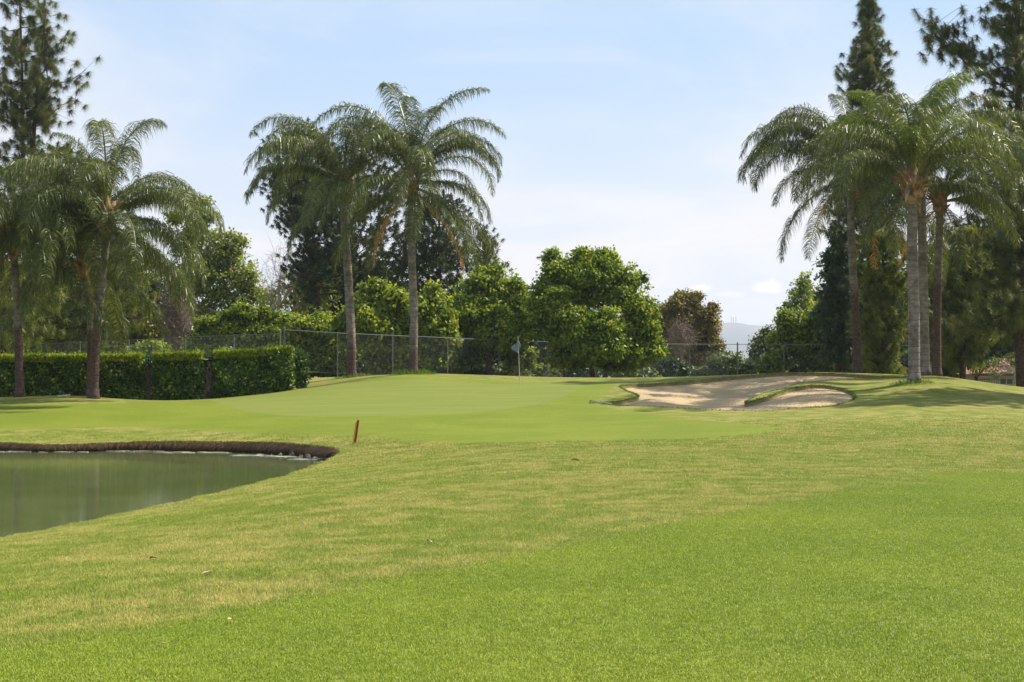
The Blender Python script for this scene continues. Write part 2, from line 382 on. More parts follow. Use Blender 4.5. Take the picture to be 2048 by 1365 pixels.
CTRL += [P(*a) for a in [(1024, 1365, 8), (0, 1365, 8.1), (2048, 1365, 7.8), (0, 1250, 10.5), (0, 1150, 14.2), (300, 1150, 13), (1024, 1150, 12.3), (2048, 1150, 12),
    (1024, 1000, 19.5), (2048, 1000, 18.5), (600, 1000, 21), (711, 885, 41), (1024, 920, 29), (1024, 900, 35), (1024, 870, 42), (1024, 845, 48.5), (1024, 820, 54),
    (1024, 795, 60), (1024, 771, 66), (2048, 945, 26), (1500, 900, 33), (2048, 900, 33), (2048, 860, 41.5), (2048, 835, 48), (2048, 810, 54), (2048, 790, 60), (2048, 786, 64),
    (1800, 860, 42), (1800, 835, 48), (1800, 800, 55), (1790, 777, 59.5), (1830, 765, 60.5), (1860, 752, 66), (1940, 765, 65), (1500, 860, 43), (1500, 838, 49),
    (1570, 746, 69.3), (1700, 746.5, 69.3), (1830, 750.5, 68), (1400, 761, 68.3), (1300, 767, 67), (1230, 767, 67), (1150, 769, 66.5), (1150, 800, 58.5), (1200, 840, 49),
    (711, 850, 48), (711, 820, 55), (700, 792, 61.5), (760, 768, 67.3), (810, 753, 70), (700, 763, 71.5), (703, 755, 77), (826, 748, 74), (600, 777, 69.5),
    (500, 791, 67), (400, 800, 65), (250, 799, 62), (130, 791.5, 60), (0, 796, 60), (185, 797, 59.5), (300, 820, 56), (300, 852, 50), (0, 852, 50), (0, 822, 55),
    (-400, 797, 60), (-400, 852, 50), (500, 820, 56), (500, 852, 49.5), (900, 759, 71), (1000, 769.5, 67), (1560, 781, 60.3), (1625, 764, 62.2), (1700, 768, 62)]]
CTRL += [G(*a) for a in [(675, 83, 1.15), (785, 84, 1.12), (895, 86, .95), (1000, 88, .8), (1190, 93, .7), (1379, 97, .75), (1564, 100, .85), (1750, 100, .9), (1900, 95, .5),
    (2048, 88, .2), (2045, 76, .45), (2200, 75, .4), (560, 82, 1.05), (300, 85, .5), (0, 88, .25), (-300, 88, .2), (100, 66, .3), (400, 70, .22), (580, 73, .62), (400, 110, .4),
    (1000, 120, .5), (1600, 125, .4), (2010, 110, -1.0), (2010, 130, -1.4), (2200, 120, -1.2), (0, 130, .3), (-400, 120, .2)]]
CTRL += POND_TOP + BUNK
class TPS:
    def __init__(s, pts, reg=1e-3):
        s.c = np.array([(p.x, p.y) for p in pts]); z = np.array([p.z for p in pts]); n = len(pts)
        K = s.k(np.hypot(*(s.c[:, None]-s.c[None]).transpose(2, 0, 1))) + reg*np.eye(n)
        Q = np.c_[np.ones(n), s.c]; A = np.zeros((n+3, n+3)); A[:n, :n] = K; A[:n, n:] = Q; A[n:, :n] = Q.T
        s.w = np.linalg.solve(A, np.r_[z, 0, 0, 0])
    def k(s, r): return np.where(r > 0, r*r*np.log(np.maximum(r, 1e-9)), 0)
    def __call__(s, xy):
        xy = np.atleast_2d(xy); o = []
        for i in range(0, len(xy), 8000):
            q = xy[i:i+8000]; r = np.hypot(q[:, None, 0]-s.c[None, :, 0], q[:, None, 1]-s.c[None, :, 1])
            o.append(s.k(r)@s.w[:-3] + s.w[-3] + q@s.w[-2:])
        return np.concatenate(o)
tps = TPS(CTRL, .05)
def sstep(a, b, x): t = np.clip((x-a)/(b-a), 0, 1); return t*t*(3-2*t)
def ground_z(xy):
    xy = np.atleast_2d(np.asarray(xy, float))
    q = xy.copy(); q[:, 0] = np.clip(q[:, 0], -60, 62); q[:, 1] = np.clip(q[:, 1], -14, 140)
    z = tps(q)
    z = np.clip(z, -1.6, 1.6)
    d = np.maximum(np.maximum(np.abs(xy[:, 0])-42, xy[:, 1]-128), -8-xy[:, 1])
    w = sstep(0, 30, d)
    return z*(1-w) + w*-0.3
def gz(x, y): return float(ground_z([(x, y)])[0])
def on(px, D): x = (px-1024)/FPX*D; return Vector((x, D, gz(x, D)))
def smooth_closed(pts, step):
    pts = np.array([tuple(p)[:2] for p in pts]); n = len(pts); o = []
    for i in range(n):
        p0, p1, p2, p3 = pts[i-1], pts[i], pts[(i+1) % n], pts[(i+2) % n]
        L = np.hypot(*(p2-p1)); k = max(1, int(round(L/step)))
        for j in range(k):
            t = j/k
            o.append(.5*((2*p1)+(-p0+p2)*t+(2*p0-5*p1+4*p2-p3)*t*t+(-p0+3*p1-3*p2+p3)*t**3))
    return np.array(o)
def inside(poly, q):
    x, y = q[:, 0], q[:, 1]; c = np.zeros(len(q), bool); n = len(poly)
    for i in range(n):
        a, b = poly[i], poly[i-1]
        m_ = (a[1] > y) != (b[1] > y)
        if m_.any():
            xx = (b[0]-a[0])*(y-a[1])/(b[1]-a[1]+1e-12)+a[0]; c ^= m_ & (x < xx)
    return c
def sdist(poly, q):
    a = poly; b = np.roll(poly, -1, 0); d = np.full(len(q), 1e9)
    for i in range(0, len(q), 4000):
        p_ = q[i:i+4000][:, None]; ab = (b-a)[None]; t = np.clip(((p_-a[None])*ab).sum(2)/(ab*ab).sum(2), 0, 1)
        d[i:i+4000] = np.hypot(*(p_-(a[None]+ab*t[..., None])).transpose(2, 0, 1)).min(1)
    return np.where(inside(poly, q), -d, d)
pond = smooth_closed(POND_TOP, .35); bunk = smooth_closed(BUNK, .22)
bunk = bunk + rng.normal(0, .02, bunk.shape)
green_pts = [P(*a) for a in [(430, 800, 64), (560, 787, 67), (690, 776, 68.5), (790, 768, 68.5), (880, 766, 69), (1000, 771, 67.5), (1130, 771.5, 67), (1170, 774, 65.5), (1140, 790, 61), (1080, 808, 57),
    (1000, 820, 54), (900, 827, 52.5), (760, 831, 52), (620, 830, 52.5), (500, 822, 55), (430, 810, 60)]]
green = smooth_closed(green_pts, .5)
fr_pts = [G(*a, 0) for a in [(-400, 57), (130, 57), (400, 62), (640, 68), (900, 71.5), (1180, 68.5), (1225, 64), (1200, 56), (1350, 50), (1560, 44), (1400, 38.5), (1000, 38), (800, 40), (711, 43.3), (560, 46), (300, 49.5), (0, 49), (-400, 49)]]
fringe = smooth_closed(fr_pts, .6)
def gp(px, py):   # point on the ground seen at a pixel: march along the view ray
    for D in np.arange(6, 60, .1):
        q = P(px, py, D)
        if q.z <= gz(q.x, q.y): return q
    return P(px, py, 60)
fw_pts = [gp(*a) for a in [(2048, 945), (1860, 968), (1690, 986), (1450, 1027), (1250, 1066), (930, 1130), (600, 1198), (350, 1245), (0, 1300)]]
fw_pts += [Vector((-9, 4, 0)), Vector((-12, -12, 0)), Vector((30, -12, 0)), Vector((40, 20, 0)), Vector((30, 29, 0))]
fairway = smooth_closed(fw_pts, .5)

def build_terrain():
    pts = [pond, bunk, green]; loops = []; k = 0
    for pl in pts:
        loops += [(k+i, k+(i+1) % len(pl)) for i in range(len(pl))]; k += len(pl)
    fixed = np.concatenate(pts)
    def grid(x0, x1, y0, y1, h, jit=.3):
        gx, gy = np.meshgrid(np.arange(x0, x1, h), np.arange(y0, y1, h)); q = np.c_[gx.ravel(), gy.ravel()]
        return q + rng.uniform(-jit, jit, q.shape)*h
    a = grid(-18, 18, 4, 50, .42); b = grid(-28, 28, 50, 90, .6)
    fa = np.concatenate([a, b])
    db = np.abs(sdist(bunk, fa)); fa = fa[db > .25]; 
    x0, y0 = bunk.min(0)-1; x1, y1 = bunk.max(0)+1
    fine = grid(x0, x1, y0, y1, .25); ds = sdist(bunk, fine); fine = fine[(ds < 1) & (np.abs(ds) > .1)]
    ds = sdist(bunk, fa); fa = fa[(ds > .9)]
    mid = grid(-70, 70, -20, 160, 3.0); keep = ~((mid[:, 0] > -28.5) & (mid[:, 0] < 28.5) & (mid[:, 1] > 3.5) & (mid[:, 1] < 90.5)); mid = mid[keep]
    far = []
    for r in (250, 400, 800, 1600, 3200, 6000, 9500):
        for t in np.linspace(0, 2*pi, 24, endpoint=False): far.append((r*sin(t), r*cos(t)+60))
    free = np.concatenate([fa, fine, mid, np.array(far)])
    dd = np.minimum(np.abs(sdist(pond, free)), np.abs(sdist(green, free))); free = free[dd > .12]
    allp = np.concatenate([fixed, free])
    res = geometry.delaunay_2d_cdt([Vector(v) for v in allp], loops, [], 0, 1e-5)
    V = np.array([tuple(v) for v in res[0]]); F = np.array([f for f in res[2] if len(f) == 3])
    z = ground_z(V); sb = sdist(bunk, V)
    cen = V[F].mean(1)
    ip, ib, ig = inside(pond, cen), inside(bunk, cen), inside(green, cen)
    # grass lip rises a little round the sand
    lip = np.exp(-((np.maximum(sb, 0)-.15)/.35)**2)*.03*(sb < 2)
    zg = z + lip
    sg = sdist(green, V); sf = sdist(fairway, V); sfr = sdist(fringe, V)
    att_f = np.maximum(sstep(.4, -.4, sf), sstep(.7, -.7, sfr)*.9)
    # mown stripes of first cut across the approach
    att_g = sstep(.45, -.45, sg)
    def sub(name, mask, zz, mat, **kw):
        f = F[mask]; u, inv = np.unique(f, return_inverse=True)
        f2 = inv.reshape(f.shape)
        v3 = np.c_[V[u], zz[u]]
        e = v3[f2]; nz = np.cross(e[:, 1, :2]-e[:, 0, :2], e[:, 2, :2]-e[:, 0, :2]); flip = nz < 0
        f2[flip] = f2[flip][:, ::-1]
        return tag(meshobj(name, v3, f2, mat, smooth=True, attrs={'fair': att_f[u], 'green': att_g[u]}), kind='structure', **kw)
    sub('ground', ~ip & ~ib & ~ig, zg, M['turf'], label='mown golf course turf with straw patches, fairway and rounded mounds')
    sub('putting_green', ig, zg, M['turf'], label='closely mown pale putting green behind the approach')
    # sand: its own bowl
    ctrl = [Vector((q[0], q[1], float(zq)-.11)) for q, zq in zip(bunk[::4], ground_z(bunk[::4]))]
    ctrl += [P(*a) for a in [(1300, 807, 57), (1400, 806, 60.5), (1450, 792, 63), (1500, 773, 65.8), (1300, 787, 62), (1550, 762, 67), (1600, 803, 56.6), (1560, 814, 55), (1650, 793, 58), (1450, 817, 56)]]
    st = TPS(ctrl, .05)
    zs = z.copy(); zs[sb < .5] = st(V[sb < .5])
    zs += 0.035*np.sin(V[:, 0]*2.3+V[:, 1]*.9)*np.cos(V[:, 1]*1.7-V[:, 0]*.6)*sstep(0, -1, sb) + rng.normal(0, .012, len(z))*(sb < -.3)
    sub('sand_bunker', ib, zs, M['sand'], label='two lobed sand bunker with raked floor and grass tongue')
    # grass lip wall of the bunker (real drop from turf to sand)
    zl = ground_z(bunk); n = len(bunk)
    lipz = np.exp(-((0-.15)/.35)**2)*.03
    vs = []
    nb = np.roll(bunk, -1, 0)-np.roll(bunk, 1, 0); nb = np.c_[nb[:, 1], -nb[:, 0]]/np.hypot(nb[:, 0], nb[:, 1])[:, None]
    if inside(bunk, bunk[:1]+nb[:1]*.1)[0]: nb = -nb
    top = np.c_[bunk, zl+lipz]; low = np.c_[bunk-nb*.08, zl-.22]
    f = [(i, (i+1) % n, n+(i+1) % n, n+i) for i in range(n)]
    tag(meshobj('bunker_lip', np.r_[top, low], f, M['lip']), kind='structure', label='cut earth edge round the sand bunker')
    # pond bank
    zl = ground_z(pond); n = len(pond)
    nb = np.roll(pond, -1, 0)-np.roll(pond, 1, 0); nb = np.c_[nb[:, 1], -nb[:, 0]]/np.hypot(nb[:, 0], nb[:, 1])[:, None]
    if inside(pond, pond[:1]+nb[:1]*.1)[0]: nb = -nb
    rings = [np.c_[pond, zl+.0], np.c_[pond-nb*.06, zl-.10], np.c_[pond-nb*.14, np.full(n, -.86)], np.c_[pond-nb*.9, np.full(n, -1.3)]]
    f = []
    for k in range(3): f += [(k*n+i, k*n+(i+1) % n, (k+1)*n+(i+1) % n, (k+1)*n+i) for i in range(n)]
    tag(meshobj('pond_bank', np.concatenate(rings), f, M['soil'], smooth=True), kind='structure', label='dark wet earth bank round the pond')
    c = (pond.mean(0))
    wv = np.r_[np.c_[pond, np.full(n, -.8)], [[c[0], c[1], -.8]]]
    tri = geometry.tessellate_polygon([[Vector((p_[0], p_[1], -.8)) for p_ in pond]])
    me = [t if ((pond[t[1]]-pond[t[0]])[0]*(pond[t[2]]-pond[t[0]])[1]-(pond[t[1]]-pond[t[0]])[1]*(pond[t[2]]-pond[t[0]])[0]) > 0 else t[::-1] for t in tri]
    tag(meshobj('pond_water', wv[:-1], me, M['water']), kind='structure', label='still murky green pond water reflecting palms')
    return nb
build_terrain()

# mountain range far off, with masts
def mountains():
    nx, ny = 220, 26
    prof_x = [-3000, 800, 1300, 1380, 1420, 1450, 1466, 1490, 1520, 1550, 1600, 1700, 1900, 2300, 4500]
    prof_y = [690, 680, 668, 658, 649, 645, 642, 645, 651, 646, 652, 640, 655, 665, 700]
    px = np.linspace(-1500, 3600, nx); h = np.interp(px, prof_x, prof_y)
    r_ = np.random.default_rng(3)
    h = h + np.convolve(r_.normal(0, 2.2, nx), np.ones(4)/4, 'same')
    V = []; D0, D1 = 6200, 7700
    for j in range(ny):
        t = j/(ny-1); D = D0+(D1-D0)*t
        prof = sin(min(t/.75, 1)*pi/2)**1.3 if t < .75 else cos((t-.75)/.25*pi/2)
        for i in range(nx):
            x = (px[i]-1024)/FPX*7300
            top = CAMZ+(HOR-h[i])/FPX*7300
            ridge = 1-.28*abs(sin(px[i]*.035+t*2.2+sin(px[i]*.013)*2))*(1-t*.9)*(t > 0)
            V.append((x, D, -1 + (top+1)*prof*(ridge if t < .74 else 1)))
    F = [(j*nx+i, j*nx+i+1, (j+1)*nx+i+1, (j+1)*nx+i) for j in range(ny-1) for i in range(nx-1)]
    tag(meshobj('mountains', np.array(V), F, M['mountain'], smooth=True), kind='structure', label='pale hazy mountain range on the horizon')
    for px_, pt in ((1463, 633), (1467, 636), (1472, 634)):
        D = 7302; x = (px_-1024)/FPX*D; zt = CAMZ+(HOR-pt)/FPX*D; zb = CAMZ+(HOR-647)/FPX*D
        mb = MB(); mb.tube([(x, D, zb), (x, D, zt)], [1.9, 1.1], 4)
        for q in (.5, .75, .95): mb.box((x, D, zb+(zt-zb)*q), (6.0, 1.2, 1.0))
        o = mb.build('radio_mast', M['steel'], origin=(x, D, zb))
        lab = {1463: 'leftmost of the tiny radio masts on the mountain top', 1467: 'middle of the tiny radio masts on the mountain top', 1472: 'rightmost of the tiny radio masts on the mountain top'}[px_]
        tag(o, lab, 'radio mast', 'radio masts on the mountain')
mountains()

# ------------------------------------------------------------------ leaf geometry
def leaves(pos, length, width, dirs, seed=0, rnd=None, nrm=None):
    """diamond-shaped leaves as arrays: verts, quads, rnd"""
    n = len(pos); r = np.random.default_rng(seed)
    d = dirs/np.linalg.norm(dirs, axis=1)[:, None]
    a = np.cross(d, r.normal(size=(n, 3)) if nrm is None else nrm+r.normal(0, .001, (n, 3))); a /= np.linalg.norm(a, axis=1)[:, None]
    L = np.asarray(length)[:, None] if np.ndim(length) else length; Wd = np.asarray(width)[:, None] if np.ndim(width) else width
    v = np.stack([pos, pos+d*L*.45+a*Wd*.5, pos+d*L, pos+d*L*.45-a*Wd*.5], 1).reshape(-1, 3)
    f = np.arange(4*n).reshape(n, 4)
    rr = np.repeat(rnd if rnd is not None else r.random(n), 4)
    return v, f, rr
def limb_path(a, b, rnd, k=5, sag=0.0):
    a = Vector(a); b = Vector(b); L = (b-a).length; o = []
    for i in range(k):
        t = i/(k-1); p_ = a.lerp(b, t)
        w = sin(t*pi)*L*.07
        o.append(p_+Vector((rnd.uniform(-w, w), rnd.uniform(-w, w), rnd.uniform(-w, w)+L*sag*sin(t*pi))))
    return o
def lobes_px(lst, D, dy=.8):
    """ellipsoid lobes from (px,py,rx_px,rz_px[,dD])"""
    o = []
    for l in lst:
        px, py, rx, rz = l[:4]; DD = D + (l[4] if len(l) > 4 else 0); c = P(px, py, DD); k = DD/FPX
        o.append((np.array(c), np.array([rx*k, (rx*.5+rz*.5)*k*dy, rz*k])))
    return o
def leafy_tree(name, label, cat, px, D, lobes, mat, leaf=.17, clump=.5, per=26, dens=1.0, bark='bark', trunk_r=.16, trunk_px=None, group=None,
               seed=0, open_=.0, droop=.25, branches=2, crown_name='crown', fill=.25, sub=0):
    r = np.random.default_rng(seed+100); rd = random.Random(seed)
    base = on(px, D); base.z -= .05
    t = empty(name, base, label, cat, group)
    cen, dirs, szs, rn, nrm = [], [], [], [], []
    big = lobes
    if sub:
        nl_ = []
        for c, R in lobes:
            nl_.append((c, R*.80))
            for _ in range(sub):
                w_ = r.normal(size=3); w_[1] = -abs(w_[1])*.8; w_ /= np.linalg.norm(w_); k_ = r.uniform(.30, .48)
                nl_.append((c+R*w_*r.uniform(.62, .85), np.full(3, k_*R.mean())*np.array([1, 1, .85])))
        lobes = nl_
    for c, R in lobes:
        area = 4*pi*((R[0]*R[1]+R[0]*R[2]+R[1]*R[2])/3)
        n = int(max(6, area/(clump*clump*.9)*dens))
        u = r.normal(size=(n, 3)); u /= np.linalg.norm(u, axis=1)[:, None]
        rad = r.uniform(.62, 1.0, n)**.7*(1+.10*r.normal(size=n))
        cc = c+u*R*rad[:, None]
        for i in range(n):
            k = int(per*r.uniform(.6, 1.4)); cr = clump*r.uniform(.6, 1.35)
            q = r.normal(size=(k, 3)); q /= np.linalg.norm(q, axis=1)[:, None]; rr = r.random(k)**.45
            o = q*rr[:, None]*cr*np.array([1, 1, .62])
            cen.append(cc[i]+o)
            dd = q*.35+r.normal(size=(k, 3))*.7; dd[:, 2] -= droop+.2
            dirs.append(dd); szs.append(leaf*r.uniform(.7, 1.25, k)); nn_ = q*.75+u[i]*.5+r.normal(size=(k, 3))*.38; nn_[:, 2] += .35; nrm.append(nn_)
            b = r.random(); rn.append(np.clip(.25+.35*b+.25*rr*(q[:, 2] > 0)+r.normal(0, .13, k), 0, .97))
        m = int(area/(clump*clump)*per*fill)
        if m > 0:
            uu = r.normal(size=(m, 3)); uu /= np.linalg.norm(uu, axis=1)[:, None]
            cen.append(c+uu*R*(r.random(m)**.4)[:, None]*.72); dirs.append(r.normal(size=(m, 3))); nrm.append(r.normal(size=(m, 3))); szs.append(leaf*1.9*np.ones(m)); rn.append(r.uniform(0, .3, m))  # inner leaves take only dark colours, painting shade inside the crown
    cen = np.concatenate(cen); dirs = np.concatenate(dirs); szs = np.concatenate(szs); rn = np.concatenate(rn); nrm = np.concatenate(nrm)
    gzz = base.z+.1; ok = cen[:, 2] > gzz
    if open_ > 0: ok &= r.random(len(cen)) > open_
    v, f, rr = leaves(cen[ok], szs[ok], szs[ok]*.62, dirs[ok], seed, rn[ok], nrm[ok])
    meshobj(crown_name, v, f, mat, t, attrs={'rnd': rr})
    mb = MB()
    cs = sorted(big, key=lambda l: l[0][2]); top = Vector(cs[-1][0])
    tp = limb_path(base, top, rd, 7)
    if trunk_px: tp = [base]+[P(a, b, D) for a, b in trunk_px]
    mb.tube(tp, [trunk_r*(1-.8*i/(len(tp)-1)) for i in range(len(tp))], 8)
    for c, R in big:
        for _ in range(branches):
            s_ = tp[min(len(tp)-1, 1+rd.randrange(len(tp)-2))]
            e = Vector(c)+Vector([rd.uniform(-.8, .8)*x for x in R]); 
            pp = limb_path(s_, e, rd, 5); mb.tube(pp, [trunk_r*.45*(1-.75*i/4) for i in range(5)], 5)
            for _2 in range(2):
                e2 = pp[2]+Vector([rd.uniform(-1, 1)*x*.8 for x in R]); mb.tube(limb_path(pp[2], e2, rd, 4), [trunk_r*.2, trunk_r*.15, trunk_r*.1, .008], 4)
    mb.build('trunk', M[bark], t, smooth=True)
    return t

def pine_tree(name, label, px, D, trunk_px, prof, mat, seed=0, tufts=6, nl=.30, per=34, tr=.22, gap=.55, up=.15, group=None, extra=(), twin=None, nw=.02, spread=1.0, cat='pine tree', bark='pinebark'):
    """prof: list of (py, left_px, right_px) half-widths of the crown round the trunk."""
    r = np.random.default_rng(seed+500); rd = random.Random(seed+9)
    base = on(px, D); base.z -= .1
    t = empty(name, base, label, cat, group)
    mb = MB(); path = [base]+[P(a, b, D) for a, b in trunk_px]
    zs = [p_.z for p_ in path]
    mb.tube(path, [tr*(1-.78*(z_-zs[0])/(zs[-1]-zs[0])) for z_ in zs], 9)
    def at(z_):
        for a, b in zip(path, path[1:]):
            if a.z <= z_ <= b.z: return a.lerp(b, (z_-a.z)/(b.z-a.z))
        return path[-1].copy()
    k = D/FPX; pz = [P(px, p_[0], D).z for p_ in prof][::-1]; pl = [p_[1]*k for p_ in prof][::-1]; pr = [p_[2]*k for p_ in prof][::-1]
    tips = []   # (pos, dir)
    z_ = pz[0]
    br = []
    while z_ < pz[-1]:
        nb = rd.choice((2, 3, 3, 4)); a0 = rd.uniform(0, 2*pi)
        for i in range(nb):
            az = a0+2*pi*i/nb+rd.uniform(-.4, .4)
            wl, wr = np.interp(z_, pz, pl), np.interp(z_, pz, pr)
            c_ = cos(az); w = (wr if c_ > 0 else wl)*abs(c_)+(wl+wr)*.5*(1-abs(c_)); w *= rd.uniform(.62, 1.05)
            if w < .15: w = .15
            br.append((at(z_), at(z_)+Vector((cos(az)*w, sin(az)*w, w*up+rd.uniform(-.2, .3)))))
        z_ += gap*rd.uniform(.6, 1.3)
    for a, b in extra: br.append((Vector(a), Vector(b)))
    for a, b in br:
        L = (b-a).length; pp = limb_path(a, b, rd, 5, -.06)
        rb = min(.07, .02+L*.012); mb.tube(pp, [rb, rb*.8, rb*.6, rb*.4, rb*.2], 4)
        n = max(3, int(L*tufts/1.25))
        for j in range(n):
            s_ = rd.uniform(.28, 1.0) if j else 1.0
            q = pp[min(3, int(s_*4))].lerp(pp[min(4, int(s_*4)+1)], s_*4-int(s_*4)) if s_ < 1 else pp[-1]
            off = Vector((rd.gauss(0, 1), rd.gauss(0, 1), rd.gauss(.2, .8)))*min(.55, .16+.13*L)*spread
            e = q+off
            if off.length > .3: mb.tube([q, e], [.012, .008], 3, cap=False)
            tips.append((e, ((b-a).normalized()*.6+off.normalized()*.5+Vector((0, 0, .5))).normalized()))
    if twin: tw = [path[1]]+[P(a_, b_, D-.5) for a_, b_ in twin]; mb.tube(tw, [tr*.7*(1-.7*i/(len(tw)-1)) for i in range(len(tw))], 8)
    mb.build('trunk', M[bark], t, smooth=True)
    n = len(tips); Pp = np.array([tuple(a) for a, _ in tips]); Dd = np.array([tuple(b) for _, b in tips])
    base_p = np.repeat(Pp, per, 0); dd = np.repeat(Dd, per, 0)
    q = r.normal(size=(n*per, 3)); q /= np.linalg.norm(q, axis=1)[:, None]
    along = r.random(n*per)*.28
    base_p = base_p - dd*along[:, None]
    d = q*.75+dd*.3; d[:, 2] -= .55; d /= np.linalg.norm(d, axis=1)[:, None]
    L = nl*1.15*r.uniform(.7, 1.2, n*per); a = np.cross(d, r.normal(size=d.shape)); a /= np.linalg.norm(a, axis=1)[:, None]
    e = base_p+d*L[:, None]; e[:, 2] -= L*.3
    nw = nw*1.5; v = np.stack([base_p+a*nw*.5, base_p-a*nw*.5, e], 1).reshape(-1, 3); f = np.arange(len(v)).reshape(-1, 3)
    rn = np.clip(np.repeat(r.uniform(.1, .75, n), per)+r.normal(0, .12, n*per), 0, .97)
    meshobj('needles', v, f, mat, t, attrs={'rnd': np.repeat(rn, 3)})
    return t

# ------------------------------------------------------------------ palms
def frond_mesh(name, L, th0, bend, seed, mat, rmat, M_=205, lf=1.08, droop=1.9, width=.032, ragged=0.0, petiole=.14):
    r = np.random.default_rng(seed); n = 26; s = np.linspace(0, 1, n)
    ang = np.maximum(radians(th0)-radians(bend)*s**1.55, -1.5)
    side = r.normal()*.35
    az = side*s**2*.5
    st = np.stack([np.cos(ang)*np.cos(az), np.cos(ang)*np.sin(az), np.sin(ang)], 1)*L/(n-1)
    pts = np.vstack([[0, 0, 0], np.cumsum(st, 0)[:-1]])
    tang = st/np.linalg.norm(st, axis=1)[:, None]
    mb = MB(); mb.tube([Vector(p_) for p_ in pts[::2]], [.05*(1-.9*i/12)+.004 for i in range(13)], 5)
    V0 = np.array(mb.v); F0 = mb.f
    tt = np.repeat(petiole+(1-petiole)*(np.arange(M_)+.5)/M_, 2); m = len(tt)
    tt = np.clip(tt+r.normal(0, .004, m), 0, 1)
    sg = np.tile([1.0, -1.0], M_)
    if ragged > 0:
        k = r.random(m) > ragged; tt, sg = tt[k], sg[k]; m = len(tt)
    bp = np.stack([np.interp(tt, s, pts[:, i]) for i in range(3)], 1); tg = np.stack([np.interp(tt, s, tang[:, i]) for i in range(3)], 1)
    tg /= np.linalg.norm(tg, axis=1)[:, None]
    sv = np.cross(tg, [0, 0, 1.0]); nn = np.linalg.norm(sv, axis=1)[:, None]; sv = np.where(nn > .15, sv/np.maximum(nn, 1e-6), [[0, -1, 0]])
    upv = np.cross(sv, tg)
    plume = r.normal(0, .5, m)+.15
    d = sv*sg[:, None]*r.uniform(.7, 1.0, m)[:, None]+upv*plume[:, None]*.7+tg*r.uniform(.3, .65, m)[:, None]
    d /= np.linalg.norm(d, axis=1)[:, None]
    ll = lf*np.clip(np.sin(np.clip((tt-petiole)/(1-petiole), 0, 1)*pi*.86+.32)**.6, .25, 1)*r.uniform(.75, 1.15, m)
    K = 4; P_ = bp.copy(); rows = [P_.copy()]; dk = d.copy()
    dr = droop*r.uniform(.6, 1.3, m)
    for k in range(K-1):
        P_ = P_+dk*(ll/(K-1))[:, None]; rows.append(P_.copy())
        dk = dk.copy(); dk[:, 2] -= dr*(.6+.3*k); dk /= np.linalg.norm(dk, axis=1)[:, None]
    wv = tg*.8+r.normal(0, .45, (m, 3)); wv /= np.linalg.norm(wv, axis=1)[:, None]
    ws = [width*.6, width, width*.75, 0]
    vs = []
    for k in range(K-1): vs += [rows[k]-wv*ws[k]*.5, rows[k]+wv*ws[k]*.5]
    vs.append(rows[-1])
    V = np.stack(vs, 1).reshape(-1, 3); nv = 2*(K-1)+1; b0 = np.arange(m)*nv+len(V0)
    faces = []
    quads = [np.stack([b0+2*k, b0+2*k+1, b0+2*k+3, b0+2*k+2], 1) for k in range(K-2)]
    q = np.concatenate(quads); tri = np.stack([b0+2*(K-2), b0+2*(K-2)+1, b0+2*(K-2)+2], 1)
    me = bpy.data.meshes.new(name)
    me.from_pydata([tuple(x) for x in np.vstack([V0, V])], [], [tuple(f) for f in F0]+q.tolist()+tri.tolist())
    a = me.attributes.new('rnd', 'FLOAT', 'POINT')
    lr = np.clip(r.normal(.45, .22, m), 0, .97)
    a.data.foreach_set('value', np.concatenate([np.full(len(V0), .5), np.repeat(lr, nv)]).astype(np.float32))
    me.materials.append(mat); me.materials.append(rmat)
    mi = np.zeros(len(me.polygons), np.int32); mi[:len(F0)] = 1; me.polygons.foreach_set('material_index', mi)
    me.update(); return me
FR = {}  # shared frond meshes by (posture, variant, leaf colour)
def frond_lib():
    cls = {'spear': (86, 92, 6.0), 'up': (83, 84, 6.4), 'high': (74, 140, 6.8), 'mid': (58, 148, 6.7), 'low': (38, 134, 6.3), 'hang': (12, 102, 5.7), 'drop': (-24, 60, 5.7)}
    k = 0
    for c, (th, be, L) in cls.items():
        for v in range(3):
            for mname, mm in (('green', M['palm']), ('young', M['palm_young'])):
                if mname == 'young' and c in ('hang', 'drop'): continue
                FR[(c, v, mname)] = frond_mesh('frond', L*(1+.04*v), th, be+8*(v-1), 40+k, mm, M['rachis']); k += 1
    for v in range(2): FR[('dead', v, 'dry')] = frond_mesh('dead_frond', 5.0, -42, 46, 90+v, M['dry'], M['dry_rachis'], M_=150, lf=.55, droop=1.3, ragged=.25)
frond_lib()
SPATHE = None
def spathe_mesh():
    me = bpy.data.meshes.new('flower_spathe'); vs = []; fs = []; n = 12
    for i in range(n):
        t = i/(n-1); w = .13*sin(pi*min(1, t*.92+.04))**.7; x = t*1.15; z = .35*sin(t*pi*.8)-1.0*t*t*.75
        for j in range(5):
            a = (j/4-.5)*2.6; vs.append((x+.0*a, sin(a)*w, z-cos(a)*w*.6))
    for i in range(n-1):
        for j in range(4): fs.append((i*5+j, i*5+j+1, i*5+j+6, i*5+j+5))
    me.from_pydata(vs, [], fs); me.materials.append(M['spathe']); me.update()
    return me
SPATHE = spathe_mesh()
